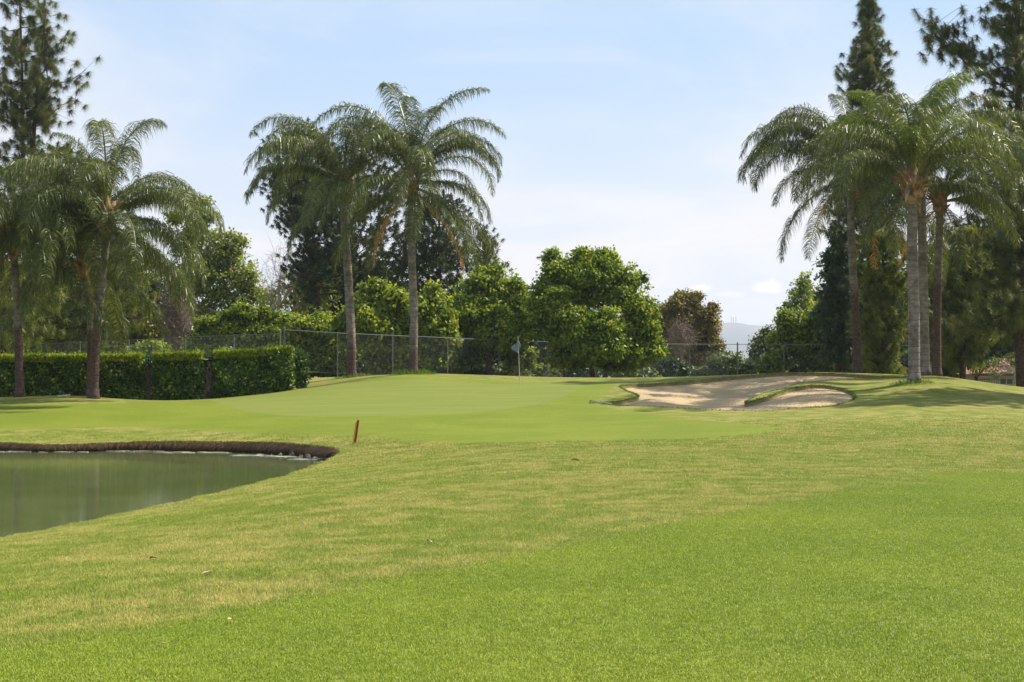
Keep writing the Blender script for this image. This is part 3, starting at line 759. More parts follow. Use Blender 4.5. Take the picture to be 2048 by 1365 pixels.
def palm(label, px, D, trunk_px, crown_px, custom, wet=1.5, r0=.29, r1=.2, n_fill=14, seed=0, young=0, dead=(), spathes=(), scale=1.0, stub=1.0, matk='green', low=.5):
    rd = random.Random(seed*13+5)
    base = on(px, D); base.z -= .05
    t = empty('palm_tree', base, label, 'palm tree', 'queen palms on the course')
    C = P(crown_px[0], crown_px[1], D)
    mb = MB(); key = [base]+[P(a, b, D) for a, b in trunk_px]+[C-Vector((0, 0, .5))]
    H = key[-1].z-base.z; pts = []; rad = []; n = 40
    for i in range(n+1):
        z_ = base.z+H*i/n
        for a, b in zip(key, key[1:]):
            if a.z-1e-6 <= z_ <= b.z+1e-6: q = a.lerp(b, (z_-a.z)/max(b.z-a.z, 1e-6)); break
        h = i/n; f = .80*(r1+(r0-r1)*(1-h)**.8)+.07*max(0, 1-h*14)
        f *= 1+.012*(i % 2)+rd.uniform(-.015, .015)
        pts.append(q); rad.append(f)
    # smooth path
    for _ in range(4): pts = [pts[0]]+[(pts[i-1]+pts[i]*2+pts[i+1])/4 for i in range(1, n)]+[pts[-1]]
    mb.tube(pts, rad, 16); mb.build('trunk', mat_palmtrunk('palm_trunk', wet), t, smooth=True)
    # leaf-base boots: overlapping curved scales round the heart
    mb = MB(); top = pts[-1]
    mb.tube([top-Vector((0, 0, .25)), top+Vector((0, 0, .15)), top+Vector((0, 0, .6)), C+Vector((0, 0, .5)), C+Vector((0, 0, 1.0))], [r1*.9, r1*1.6, r1*1.65, r1*1.0, .05], 10)
    for i in range(int(16*stub)):
        a = i*2.4+rd.uniform(-.2, .2); h = rd.uniform(-.15, .8)
        o = Vector((cos(a), sin(a), 0)); q = top+o*(r1*.9)+Vector((0, 0, h)); L = rd.uniform(.35, .85)
        mid = q+o*L*.35+Vector((0, 0, L*.5)); e = q+o*L*.75+Vector((0, 0, L*.8))
        mb.tube([q-Vector((0, 0, .2)), q+Vector((0, 0, .1)), mid, e], [.10, .15, .075, .025], 5)
    mb.build('leaf_bases', M['boot'], t)
    def put(kind, v, mk, az, sc, dz=0.0, name='frond'):
        o = bpy.data.objects.new(name, FR[(kind, v, mk)]); COL.objects.link(o); o.parent = t
        o.location = C-base+Vector((cos(radians(az))*.12, sin(radians(az))*.12, dz)); o.rotation_euler = (rd.uniform(-.12, .12), rd.uniform(-.08, .08), radians(az)); o.scale = (sc, sc, sc)
        return o
    for c in custom:
        kind, az, sc = c[:3]; mk = c[3] if len(c) > 3 else matk
        if kind in ('hang', 'drop'): mk = 'green'
        put(kind, rd.randrange(3), mk, az, sc*scale, {'spear': .6, 'up': .5, 'high': .35, 'mid': .2, 'low': .05, 'hang': -.1, 'drop': -.2}[kind])
    n_fill = int(n_fill*1.75); seq = ['high', 'mid', 'low', 'hang', 'mid', 'low', 'drop', 'low', 'hang', 'mid', 'drop', 'low']
    if low < .5: seq = ['high', 'mid', 'low', 'mid', 'mid', 'low', 'hang', 'high']
    for i in range(n_fill):
        kind = seq[i % len(seq)]; az = i*137.5+seed*40+rd.uniform(-15, 15)
        mk = matk if kind not in ('hang', 'drop') else 'green'
        put(kind, rd.randrange(3), mk, az, scale*rd.uniform(.82, 1.0), {'high': .35, 'mid': .2, 'low': .05, 'hang': -.1, 'drop': -.2}[kind])
    for az, sc in dead: put('dead', rd.randrange(2), 'dry', az, sc*scale, -.4, 'dead_frond')
    for az, sc in spathes:
        o = bpy.data.objects.new('flower_spathe', SPATHE); COL.objects.link(o); o.parent = t
        o.location = C-base+Vector((cos(radians(az))*.2, sin(radians(az))*.2, -.25)); o.rotation_euler = (0, rd.uniform(-.1, .3), radians(az)); o.scale = (sc,)*3
    return t
def tuft_ring(label, base, rad, n, h, seed):
    r = np.random.default_rng(seed); a = r.uniform(0, 2*pi, n); q = r.uniform(.25, 1, n)**.7*rad
    x = base.x+np.cos(a)*q*1.2; y = base.y+np.sin(a)*q*.8; z = ground_z(np.c_[x, y])
    d = np.stack([np.cos(a)*.5+r.normal(0, .3, n), np.sin(a)*.5+r.normal(0, .3, n), np.ones(n)], 1)
    L = h*r.uniform(.5, 1.2, n)*(1.2-q/rad*.6)
    v, f, rr = leaves(np.stack([x, y, z], 1), L, L*.10, d, seed)
    o = meshobj('grass_tuft', v, f, M['tuft'], attrs={'rnd': rr}, origin=tuple(base))
    return tag(o, label, 'grass tuft', 'long grass tufts at palm feet')

palm('slim left edge palm with grey foot before the hedge', 40, 60, [(36, 640), (30, 540)], (28, 480),
     [('high', 180, .9), ('mid', 20, .9), ('mid', 200, 1), ('high', 60, .9), ('mid', -30, .9), ('low', 10, .9), ('hang', -60, .8), ('hang', 0, .7)], wet=3.2, r0=.21, r1=.17, n_fill=14, seed=1, dead=[(250, .6)])
palm('leaning left palm with tan spathe and tall upright frond', 187, 59.5, [(190, 700), (200, 600), (210, 510)], (214, 440),
     [('spear', 62, .95), ('drop', 10, .9), ('drop', 190, .9), ('spear', 215, .65), ('high', 170, .72), ('low', 5, .78), ('mid', 8, .72), ('low', -20, .85), ('hang', -30, .8), ('low', 180, .9), ('mid', 195, .95), ('hang', 195, .9), ('drop', 0, .7), ('high', 250, .6), ('drop', -60, .8)],
     wet=3.2, r0=.25, r1=.175, n_fill=12, seed=2, spathes=[(-20, 1.0), (200, .9)], scale=.95)
palm('shorter dark palm just behind the leaning left palm', 181, 62.5, [(182, 680), (180, 600)], (168, 520),
     [('mid', 190, .9), ('high', 120, .9), ('low', 200, 1), ('mid', 250, .8), ('low', 170, .9)], wet=3.2, r0=.2, r1=.17, n_fill=12, seed=3, dead=[(300, .5)])
palm('centre left palm with brown fibre collar and dark stained foot', 703, 77, [(703, 690), (697, 560), (690, 460)], (688, 376),
     [('high', 178, .72), ('mid', 182, .95), ('low', 185, .95), ('hang', 190, .78), ('high', 150, .85), ('low', 200, .9), ('mid', 0, .8), ('high', 20, .8), ('drop', 215, .8), ('low', 10, .6), ('mid', 240, .8)],
     wet=2.0, r0=.29, r1=.25, n_fill=9, seed=4, spathes=[(150, .8), (330, .8)], scale=1.02, stub=1.6, low=.3)
palm('centre right palm with tall crown and orange dead fronds', 826, 74, [(828, 640), (823, 500)], (824, 366),
     [('spear', 118, 1.15), ('drop', 20, 1.0), ('drop', -30, 1.0), ('hang', 200, 1.0), ('mid', 150, 1.0), ('drop', 170, 1.0), ('high', 165, .98), ('high', 140, .9), ('up', 100, .9), ('spear', 60, .85), ('up', 20, .95), ('high', 175, .92), ('mid', 185, .8), ('high', 0, .93), ('mid', 5, .82), ('mid', -5, .78), ('low', 8, .62), ('hang', -10, .85), ('hang', 20, .78), ('drop', -80, .8), ('drop', 0, .85), ('drop', 200, .85), ('hang', 190, .8), ('hang', -60, .6)],
     wet=1.6, r0=.26, r1=.22, n_fill=10, seed=5, dead=[(-12, 1.0), (205, .9), (190, .6)], spathes=[(200, 1.1), (250, 1.3), (170, .7)], scale=.98, stub=1.0)
palm('large front right palm with bright green crown on the mound', 1828, 60.5, [(1828, 620), (1824, 480)], (1826, 372),
     [('spear', 40, 1.0, 'young'), ('spear', 150, .85, 'young'), ('up', 40, .95, 'young'), ('high', 30, .85, 'young'), ('high', 150, .85, 'young'), ('mid', 175, .95), ('low', 185, 1.0), ('mid', 200, .9), ('low', 0, .85), ('mid', -10, .8, 'young'), ('hang', -20, .85), ('hang', 15, .9), ('up', 140, .75, 'young'), ('low', -60, .75), ('hang', 210, .7), ('high', 260, .6, 'young')],
     wet=.25, r0=.30, r1=.24, n_fill=9, seed=6, matk='green', spathes=[(60, .9), (-120, .8)], dead=[], stub=1.8, scale=.93, low=.3)
palm('pale trunked palm hidden behind the large front right palm', 1850, 67, [(1848, 640), (1846, 560)], (1842, 330),
     [('up', 30, .9), ('high', 40, .85, 'young'), ('high', 0, .8)], wet=.3, r0=.28, r1=.22, n_fill=11, seed=7, dead=[(200, .6)])
palm('dark reddish trunked palm right of the front palm', 1874, 69, [(1874, 640), (1876, 560)], (1880, 400),
     [('mid', -5, 1.0), ('low', 5, 1.0), ('hang', 0, 1.0), ('hang', -20, 1.0), ('low', -30, .9), ('high', 10, .9)], wet=5, r0=.24, r1=.2, n_fill=10, seed=8, dead=[(170, .7)])
palm('far right group palm with arching fronds over the bunker', 1716, 73, [(1712, 640), (1704, 520)], (1700, 345),
     [('low', 178, 1.0), ('mid', 182, .98), ('mid', 176, .85), ('low', 185, .98), ('high', 170, .8), ('high', 150, .8), ('low', 200, 1.0), ('mid', 215, .9), ('hang', 200, .8), ('up', 100, .75), ('drop', 190, .9)],
     wet=4.6, r0=.25, r1=.21, n_fill=11, seed=9, dead=[(-20, 1.1), (-70, 1.0), (200, .6)], scale=1.04)
tuft_ring('tall green grass tuft round foot of centre right palm', on(826, 73.6), .95, 700, .34, 1)
tuft_ring('grass tuft round foot of centre left palm', on(706, 76.6), .8, 420, .26, 2)
tuft_ring('dark shaded grass tuft round foot of large front right palm', on(1826, 60.2), .75, 420, .22, 3)

# ------------------------------------------------------------------ trees and shrubs
pine_tree('pine_tree', 'tall twin stemmed pine at top left above the palms', 45, 98, [(50, 560), (46, 330), (44, 150), (38, -60)],
    [(-90, 15, 30), (-40, 40, 45), (20, 55, 62), (90, 60, 70), (150, 72, 100), (175, 60, 120), (220, 72, 85), (280, 60, 55), (330, 55, 45), (400, 60, 60)], M['pine'], 1, tufts=6, gap=.66, per=120, nl=.42, nw=.013, twin=[(62, 330), (76, 150), (92, 30)],
    extra=[(P(62, 300, 98), P(92, 20, 97)), (P(92, 100, 98), P(90, -30, 97)), (P(60, 320, 98), P(82, 160, 97)), (P(60, 190, 98), P(172, 140, 97)), (P(62, 170, 98), P(140, 60, 97)), (P(60, 240, 98), P(150, 200, 98))])
pine_tree('pine_tree', 'yellowish pine crown behind the leaning left palm', 120, 92, [(118, 600), (112, 300)],
    [(262, 12, 12), (290, 45, 45), (340, 60, 60), (430, 95, 110), (520, 115, 130), (600, 130, 120), (680, 100, 90)], M['pine_green'], 2, tufts=7, gap=.5, nl=.36, per=38, nw=.026)
pine_tree('pine_tree', 'lower spreading pine behind left palms with bare dead limbs', 5, 84, [(8, 640), (5, 480)],
    [(470, 50, 60), (540, 90, 110), (610, 100, 150), (680, 90, 120)], M['pine_green'], 3, tufts=7, gap=.5, nl=.34, nw=.026)
pine_tree('pine_tree', 'broad low pine between leaning palm and dead grey shrub', 240, 93, [(242, 650), (250, 500)],
    [(470, 20, 20), (520, 70, 60), (590, 90, 80), (650, 80, 80)], M['pine_green'], 33, tufts=7, gap=.5, nl=.34, nw=.026)
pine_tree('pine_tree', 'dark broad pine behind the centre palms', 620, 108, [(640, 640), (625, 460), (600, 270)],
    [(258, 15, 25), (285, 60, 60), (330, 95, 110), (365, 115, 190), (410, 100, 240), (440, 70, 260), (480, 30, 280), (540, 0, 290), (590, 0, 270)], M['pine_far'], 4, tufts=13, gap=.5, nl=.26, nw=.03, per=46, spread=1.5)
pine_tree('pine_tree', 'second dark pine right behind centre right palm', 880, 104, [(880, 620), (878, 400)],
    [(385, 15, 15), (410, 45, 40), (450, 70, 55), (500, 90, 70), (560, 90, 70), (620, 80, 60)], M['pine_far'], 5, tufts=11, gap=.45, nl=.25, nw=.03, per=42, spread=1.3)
pine_tree('pine_tree', 'small light pine tops right of the centre palms', 975, 110, [(972, 600), (965, 460)],
    [(452, 6, 8), (480, 22, 34), (520, 36, 40), (570, 40, 40)], M['pine'], 6, tufts=8, gap=.45, nl=.25, nw=.03, up=.6)
pine_tree('pine_tree', 'narrow spire pine above the right palm crowns', 1738, 98, [(1738, 560), (1736, 200), (1738, -10)],
    [(-14, 6, 6), (15, 22, 20), (60, 32, 34), (100, 34, 40), (120, 62, 36), (150, 70, 50), (180, 50, 50), (230, 60, 55), (330, 70, 60), (420, 90, 50), (470, 100, 40), (500, 50, 20)], M['pine'], 7, tufts=10, gap=.34, nl=.36, per=90, up=.2, nw=.014)
pine_tree('pine_tree', 'big dark right edge pine with bare limb reaching left', 2046, 77, [(2042, 700), (2040, 400), (2036, 100), (2034, -120)],
    [(-110, 50, 60), (-20, 50, 60), (50, 62, 60), (110, 66, 60), (180, 70, 60), (250, 75, 70), (330, 70, 60), (420, 70, 60), (520, 90, 60), (600, 110, 60), (660, 90, 60)], M['pine'], 8, tufts=9, gap=.52, nl=.34, tr=.34, per=90, nw=.013,
    extra=[(P(2030, 190, 77), P(1856, 40, 76)), (P(1990, 160, 77), P(1900, 62, 76)), (P(1960, 130, 76.6), P(1880, 60, 76)), (P(2036, 150, 77), P(1945, 95, 76)), (P(1950, 110, 76.4), P(1862, 50, 75.6)),
           (P(2036, 210, 77), P(1955, 225, 76)), (P(2036, 60, 77), P(1960, 30, 76)), (P(2040, 620, 77), P(1900, 660, 78)), (P(1925, 105, 76.4), P(1870, 72, 75.8))])
pine_tree('pine_tree', 'tall pine just off the right edge shading the mound', 2400, 60.5, [(2395, 500), (2390, 200), (2385, -150)],
    [(-150, 30, 30), (0, 110, 110), (150, 170, 170), (300, 190, 190), (430, 160, 160), (520, 120, 120)], M['pine'], 21, tufts=7, gap=.55, nl=.4, nw=.03, per=50, tr=.3)
pine_tree('pine_tree', 'bright green drooping pine behind the right palm trunks', 1925, 92, [(1925, 640), (1928, 470)],
    [(440, 30, 30), (500, 60, 60), (560, 75, 85), (620, 85, 90), (680, 85, 80), (725, 75, 40)], M['pine_green'], 9, tufts=11, gap=.42, nl=.34, per=42, nw=.03)
pine_tree('pine_tree', 'shaded brownish pine between the right palm trunks', 1770, 86, [(1768, 640), (1765, 480)],
    [(440, 40, 40), (520, 60, 60), (600, 70, 62), (660, 60, 60), (715, 52, 48), (740, 45, 45)], M['pine_green'], 10, tufts=11, gap=.42, nl=.3, per=40, nw=.03)
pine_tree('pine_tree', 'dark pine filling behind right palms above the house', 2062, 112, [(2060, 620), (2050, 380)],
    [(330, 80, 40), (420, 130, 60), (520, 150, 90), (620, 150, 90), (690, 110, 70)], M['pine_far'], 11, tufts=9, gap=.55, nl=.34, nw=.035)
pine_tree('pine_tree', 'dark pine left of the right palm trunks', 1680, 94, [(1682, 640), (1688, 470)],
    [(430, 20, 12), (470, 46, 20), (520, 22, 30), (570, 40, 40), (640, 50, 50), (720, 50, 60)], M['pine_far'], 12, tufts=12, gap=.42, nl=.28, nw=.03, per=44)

T = leafy_tree
T('maple_tree', 'tall round bright green tree before the fence', 'tree', 1190, 92, lobes_px([(1180, 570, 78, 62), (1120, 560, 48, 50), (1240, 570, 50, 56), (1285, 625, 42, 55, -1), (1120, 640, 55, 60, -1.5),
    (1200, 660, 70, 65, -2), (1275, 690, 55, 55, -1), (1150, 715, 55, 35, -.5), (1090, 600, 42, 55), (1225, 720, 50, 35), (1216, 520, 22, 20), (1165, 515, 18, 16), (1105, 520, 20, 18)], 91), M['maple'], leaf=.2, clump=.46, per=34, dens=.62, sub=6, seed=1, trunk_r=.2)
T('maple_tree', 'rounded bright tree left of the tallest maple', 'tree', 985, 91, lobes_px([(960, 585, 62, 50), (1020, 590, 46, 48), (920, 640, 55, 55, -1), (1000, 660, 58, 55, -1.5), (940, 700, 55, 40), (1035, 640, 38, 60), (975, 552, 36, 24), (1040, 715, 34, 34)], 92.5), M['maple'], leaf=.2, clump=.46, per=34, dens=.62, sub=6, seed=2, trunk_r=.2)
T('maple_tree', 'yellow green tree between the two centre palm trunks', 'tree', 775, 89, lobes_px([(760, 610, 58, 42), (740, 660, 50, 42, -1), (800, 680, 50, 42), (860, 620, 48, 55), (870, 690, 50, 45), (700, 650, 40, 45), (745, 580, 30, 20), (760, 715, 50, 30)], 89), M['shrub'], leaf=.25, clump=.5, per=22, dens=.62, sub=6, seed=3)
T('leafy_shrub', 'bright leafy shrub behind fence left of centre palm', 'shrub', 630, 91, lobes_px([(640, 655, 45, 40), (600, 680, 50, 42), (660, 700, 50, 40), (585, 650, 30, 26), (630, 730, 50, 22)], 91), M['shrub'], leaf=.22, clump=.42, per=20, dens=.7, sub=5, seed=4)
T('leafy_shrub', 'widest pale leafy shrub above the hedge', 'shrub', 480, 94, lobes_px([(490, 645, 55, 38), (440, 660, 50, 40), (530, 670, 50, 42), (420, 690, 50, 30), (500, 700, 60, 30), (550, 640, 30, 24)], 94), M['shrub'], leaf=.22, clump=.42, per=20, dens=.7, sub=5, seed=5)
T('leafy_shrub', 'low shrub seen through fence above left hedge', 'shrub', 120, 93, lobes_px([(60, 700, 60, 20), (130, 700, 60, 22), (200, 705, 60, 20), (300, 700, 40, 18)], 93), M['shrub'], leaf=.2, clump=.45, per=22, seed=6)
T('gum_tree', 'tall sparse gum tree with reddish tips on the left', 'gum tree', 420, 116, lobes_px([(400, 430, 42, 42), (380, 490, 40, 45), (440, 500, 46, 50), (410, 560, 60, 55), (480, 540, 42, 50), (375, 560, 36, 50), (500, 600, 50, 40), (420, 620, 60, 30), (350, 430, 14, 20), (470, 490, 26, 36)], 116), M['euca'], leaf=.25, clump=.45, per=14, dens=.6, sub=5, seed=7, bark='palebark', fill=.06, branches=3)
T('gum_tree', 'thin gum tree with white bare branches', 'gum tree', 590, 112, lobes_px([(600, 590, 42, 34), (545, 600, 36, 34), (650, 590, 40, 34), (570, 560, 24, 20), (630, 640, 40, 20)], 112), M['euca'], leaf=.26, clump=.55, per=12, dens=.5, seed=8, bark='palebark', fill=.05, branches=5, trunk_r=.22,
    trunk_px=[(592, 640), (596, 600), (600, 560), (602, 520)])
T('willow_tree', 'yellowish weeping tree behind fence at left', 'tree', 265, 100, lobes_px([(270, 630, 50, 40), (230, 660, 50, 36), (300, 660, 40, 34)], 100), M['willow'], leaf=.28, clump=.5, per=24, seed=9, droop=1.4)
T('olive_tree', 'olive brown round tree right of the tallest maple', 'tree', 1385, 122, lobes_px([(1375, 625, 46, 40), (1335, 640, 36, 42), (1415, 645, 30, 40), (1380, 600, 28, 22), (1400, 690, 42, 44), (1345, 700, 46, 50), (1430, 690, 18, 32)], 122), M['olive'], leaf=.2, clump=.4, per=24, dens=.7, sub=5, seed=10)
T('leafy_shrub', 'round green shrub low behind right fence', 'shrub', 1455, 104, lobes_px([(1450, 728, 38, 26), (1490, 740, 30, 18), (1420, 745, 36, 14)], 104), M['greygreen'], leaf=.2, clump=.4, per=24, seed=11)
T('gum_tree', 'small grey leaved gum left of the right shrubs', 'gum tree', 1520, 112, lobes_px([(1530, 668, 14, 16), (1515, 690, 18, 20), (1545, 700, 20, 24), (1505, 720, 16, 20), (1550, 670, 14, 16)], 112), M['greygreen'], leaf=.2, clump=.35, per=14, dens=.8, seed=12, bark='palebark', fill=.1, trunk_r=.09)
T('leafy_shrub', 'bright round tree behind fence right of the gap', 'tree', 1590, 104, lobes_px([(1590, 650, 42, 36), (1570, 690, 40, 40), (1620, 690, 44, 45), (1640, 640, 30, 40), (1550, 730, 36, 24), (1660, 730, 40, 30)], 104), M['shrub'], leaf=.23, clump=.42, per=20, dens=.7, sub=5, seed=13)
T('gum_tree', 'sparse tall gum top above the bright right tree', 'gum tree', 1605, 109, lobes_px([(1605, 590, 24, 34), (1620, 625, 26, 26), (1580, 620, 20, 20), (1612, 560, 9, 18)], 109), M['euca'], leaf=.24, clump=.42, per=15, dens=.8, seed=14, bark='palebark', fill=.05, trunk_r=.1)
T('broad_tree', 'dark leafy tree behind the bunker crest', 'tree', 1690, 102, lobes_px([(1690, 560, 40, 50), (1660, 520, 20, 22), (1680, 630, 55, 50), (1720, 600, 40, 60), (1700, 700, 60, 50), (1760, 650, 50, 70)], 102), M['darkleaf'], leaf=.24, clump=.45, per=22, dens=.7, sub=5, seed=15)
T('broad_tree', 'shadowed tree right of the house gap', 'tree', 1955, 108, lobes_px([(1960, 640, 50, 50), (2000, 660, 45, 34), (1950, 700, 40, 34), (2060, 650, 50, 60), (1880, 660, 50, 60), (1870, 720, 40, 30)], 108), M['darkleaf'], leaf=.3, clump=.55, per=22, seed=16)
T('broad_tree', 'small light leaved tree in front of the house', 'tree', 2031, 104, lobes_px([(1978, 735, 16, 12), (2000, 722, 18, 8), (2030, 715, 20, 14), (1990, 755, 10, 8)], 104), M['greygreen'], leaf=.17, clump=.35, per=14, dens=.7, seed=17, bark='palebark', trunk_r=.2, fill=0, trunk_px=[(2031, 740), (2030, 715)])
# shaded undergrowth beyond the fence, and the darker wood behind
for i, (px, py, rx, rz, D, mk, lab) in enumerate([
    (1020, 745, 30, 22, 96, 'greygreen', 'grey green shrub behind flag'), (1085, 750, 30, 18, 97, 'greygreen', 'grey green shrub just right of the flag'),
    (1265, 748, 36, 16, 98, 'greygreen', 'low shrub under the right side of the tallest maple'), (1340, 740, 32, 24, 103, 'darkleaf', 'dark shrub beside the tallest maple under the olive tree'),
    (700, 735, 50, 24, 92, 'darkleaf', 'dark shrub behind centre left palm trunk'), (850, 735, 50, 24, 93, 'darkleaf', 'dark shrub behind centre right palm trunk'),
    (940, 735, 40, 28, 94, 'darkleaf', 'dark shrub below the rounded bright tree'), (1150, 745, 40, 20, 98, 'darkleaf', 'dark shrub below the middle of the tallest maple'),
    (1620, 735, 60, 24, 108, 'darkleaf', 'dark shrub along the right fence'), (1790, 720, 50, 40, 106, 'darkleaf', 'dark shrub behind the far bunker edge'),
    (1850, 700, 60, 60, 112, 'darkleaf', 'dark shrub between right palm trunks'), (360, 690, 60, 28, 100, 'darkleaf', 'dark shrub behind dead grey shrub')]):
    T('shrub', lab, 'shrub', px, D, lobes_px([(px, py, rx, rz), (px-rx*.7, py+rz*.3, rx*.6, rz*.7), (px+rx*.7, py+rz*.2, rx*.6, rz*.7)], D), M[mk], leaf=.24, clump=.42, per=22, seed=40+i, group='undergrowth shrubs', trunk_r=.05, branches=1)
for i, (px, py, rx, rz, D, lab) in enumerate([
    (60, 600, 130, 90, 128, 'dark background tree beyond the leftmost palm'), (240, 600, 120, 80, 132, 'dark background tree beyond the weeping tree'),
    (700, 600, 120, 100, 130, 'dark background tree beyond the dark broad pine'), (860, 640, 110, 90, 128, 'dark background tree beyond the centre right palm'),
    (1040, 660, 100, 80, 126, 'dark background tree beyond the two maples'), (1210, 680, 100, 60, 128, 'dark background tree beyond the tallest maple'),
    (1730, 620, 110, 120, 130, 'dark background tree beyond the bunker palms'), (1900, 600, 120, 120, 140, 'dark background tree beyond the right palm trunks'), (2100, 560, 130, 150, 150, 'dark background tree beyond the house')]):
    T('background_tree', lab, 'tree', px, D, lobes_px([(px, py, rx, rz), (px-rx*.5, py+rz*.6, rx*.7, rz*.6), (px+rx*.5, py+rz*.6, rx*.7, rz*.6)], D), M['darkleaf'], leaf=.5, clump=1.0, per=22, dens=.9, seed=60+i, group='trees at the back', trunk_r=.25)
# bare dead shrubs
def dead_shrub(label, px, D, cx, cy, rx, rz, n, seed, mat='twig', name='dead_shrub', base_r=.06):
    rd = random.Random(seed); base = on(px, D); t = empty(name, base, label, 'dead shrub'); mb = MB(); k = D/FPX; c = P(cx, cy, D)
    tr = limb_path(base, c, rd, 5); mb.tube(tr, [base_r*1.6, base_r*1.3, base_r, base_r*.7, base_r*.5], 5)
    mb.build('trunk', M[mat], t)
    mb = MB()
    for i in range(n):
        s_ = tr[rd.choice((1, 2, 3, 4))]; a = rd.uniform(0, 2*pi); q = rd.uniform(.5, 1.0)
        ph = rd.uniform(-.7, pi/2+.2)
        e = c+Vector((cos(a)*rx*k*q*cos(ph), sin(a)*rx*k*q*.8*cos(ph), rz*k*q*sin(ph)))
        pp = limb_path(s_, e, rd, 5); mb.tube(pp, [.03, .022, .016, .01, .005], 3, cap=False)
        for j in range(7):
            b = pp[rd.choice((2, 3, 4))]; e2 = b+Vector((rd.gauss(0, 1), rd.gauss(0, 1), rd.gauss(.1, 1)))*.55
            mb.tube([b, (b+e2)/2+Vector((0, 0, rd.uniform(-.06, .1))), e2], [.012, .009, .004], 3, cap=False)
    mb.build('twigs', M[mat], t); return t
dead_shrub('leafless grey dead shrub above the hedge', 350, 97, 352, 625, 42, 52, 160, 1)
dead_shrub('leafless brown twigs in front of the olive brown tree', 1362, 118, 1362, 672, 34, 28, 70, 2)
dead_shrub('bare white limbed dead tree beside the centre left palm', 560, 110, 560, 560, 52, 80, 36, 3, 'palebark', 'dead_tree', .12)

# ------------------------------------------------------------------ hedge
def hedge(label, a, b, h0, h1, depth, n, seed, gapside=None):
    """clipped hedge from ground point a to b"""
    r = np.random.default_rng(seed); a = Vector(a); b = Vector(b)
    t = empty('hedge', a, label, 'hedge', 'hedge sections along the fence')
    d = (b-a); L = Vector((d.x, d.y, 0)).length; u = Vector((d.x, d.y, 0)).normalized(); w = Vector((-u.y, u.x, 0))
    def pt(s, q, h):   # s along 0..1, q across 0..depth, h up 0..1
        z0 = ground_z(np.c_[a.x+d.x*s, a.y+d.y*s]); H = h0+(h1-h0)*s
        return np.c_[a.x+d.x*s+w.x*q, a.y+d.y*s+w.y*q, np.full_like(s, 0)+np.minimum(z0, 9)+H*h]
    # leaves on front, back, ends, top with bulges
    s = r.random(n); face = r.random(n); q = np.zeros(n); h = r.random(n)
    ft = face < .62; tp = (face >= .62) & (face < .8); bk = (face >= .8) & (face < .9); en = face >= .9
    bul = .16*np.sin(s*L*1.7+h*3)+.10*np.sin(s*L*4.1+h*7+seed)
    q[ft] = bul[ft]-r.random(ft.sum())**1.3*.34; q[ft] *= -1; q[ft] -= .1
    q[tp] = r.random(tp.sum())*depth; h[tp] = 1+.035*np.sin(s[tp]*L*3)+r.normal(0, .02, tp.sum())
    q[bk] = depth; q[en] = r.random(en.sum())*depth; s[en] = np.where(r.random(en.sum()) < .5, -.002, 1.002)+r.normal(0, .05/L, en.sum())
    # rounded shoulders
    ro = np.clip((h-.9)/.1, 0, 1)**2*.14; q[ft] += ro[ft]
    p_ = pt(s, q, h); nd = np.zeros((n, 3)); nd[ft] = -np.array(w); nd[tp] = (0, 0, 1); nd[bk] = np.array(w); nd[en] = (np.array(u)*np.sign(s[en]-.5)[:, None])
    dirs = nd*.7+r.normal(0, .6, (n, 3)); dirs[:, 2] += .3
    sz = r.uniform(.10, .19, n)
    cl = .5+.5*np.sin(s*L*5.3+3*h)*np.sin(h*9+s*L*2)
    rn = np.clip(r.normal(.36, .26, n)+.3*(cl-.5)+.15*h+.45*(r.random(n) < .05), 0, 1)  # a few leaves pushed to cream: leaf highlights put in as colour
    nh = nd*.6+r.normal(0, .5, (n, 3)); nh[:, 2] += .45; dirs = r.normal(0, 1, (n, 3)); v, f, rr = leaves(p_, sz, sz*.7, dirs, seed, rn, nh)
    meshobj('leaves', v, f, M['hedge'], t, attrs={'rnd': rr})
    m = int(n*.16); s = r.random(m); q = r.uniform(-.12, depth, m); hh = 1+r.normal(.0, .025, m)
    k = r.random(m) < .04; hh[k] += r.random(k.sum())*.14
    m2 = int(n*.22); s = np.r_[s, r.random(m2)]; q = np.r_[q, -r.uniform(.02, .24, m2)]; hh = np.r_[hh, 1.02-r.random(m2)**1.5*.16]; m += m2
    p_ = pt(s, q, hh); dirs = r.normal(0, .45, (m, 3)); dirs[:, 2] += 1; sz = r.uniform(.08, .15, m)
    v, f, rr = leaves(p_, sz, sz*.55, dirs, seed+1)
    meshobj('new_growth', v, f, M['hedge_tip'], t, attrs={'rnd': rr})
    # solid dark box standing in for inner twigs and the shade between leaves
    mb = MB(); nn = 24
    for i in range(nn+1):
        s_ = i/nn; q_ = pt(np.array([s_*.98+.01]*4), np.array([.22, .22, depth-.2, depth-.2]), np.array([-.05, .92, .92, -.05]))
        mb.add([Vector(x)+Vector((0, rng.normal(0, .03), rng.normal(0, .02))) for x in q_], [])
    ff = []
    for i in range(nn):
        for j in range(3): ff.append((i*4+j, i*4+j+1, i*4+j+5, i*4+j+4))
    ff += [(0, 1, 2, 3), (nn*4+3, nn*4+2, nn*4+1, nn*4)]
    meshobj('branches', np.array(mb.v), ff, M['hedge_core'], t)  # one dark core box, not separate stems
    return t
def hx(px, D): return on(px, D)
hedge('long clipped hedge section with painted pale leaf glints behind left palms', hx(-160, 66), hx(284, 66.5), 1.72, 1.98, 1.3, 21000, 1)
hedge('middle clipped hedge section between two bare gaps', hx(306, 66.8), hx(405, 67), 2.02, 2.03, 1.3, 6500, 2)
hedge('right hedge section with rounded end near the mound', hx(428, 67), hx(585, 68), 2.02, 1.88, 1.3, 9500, 3)
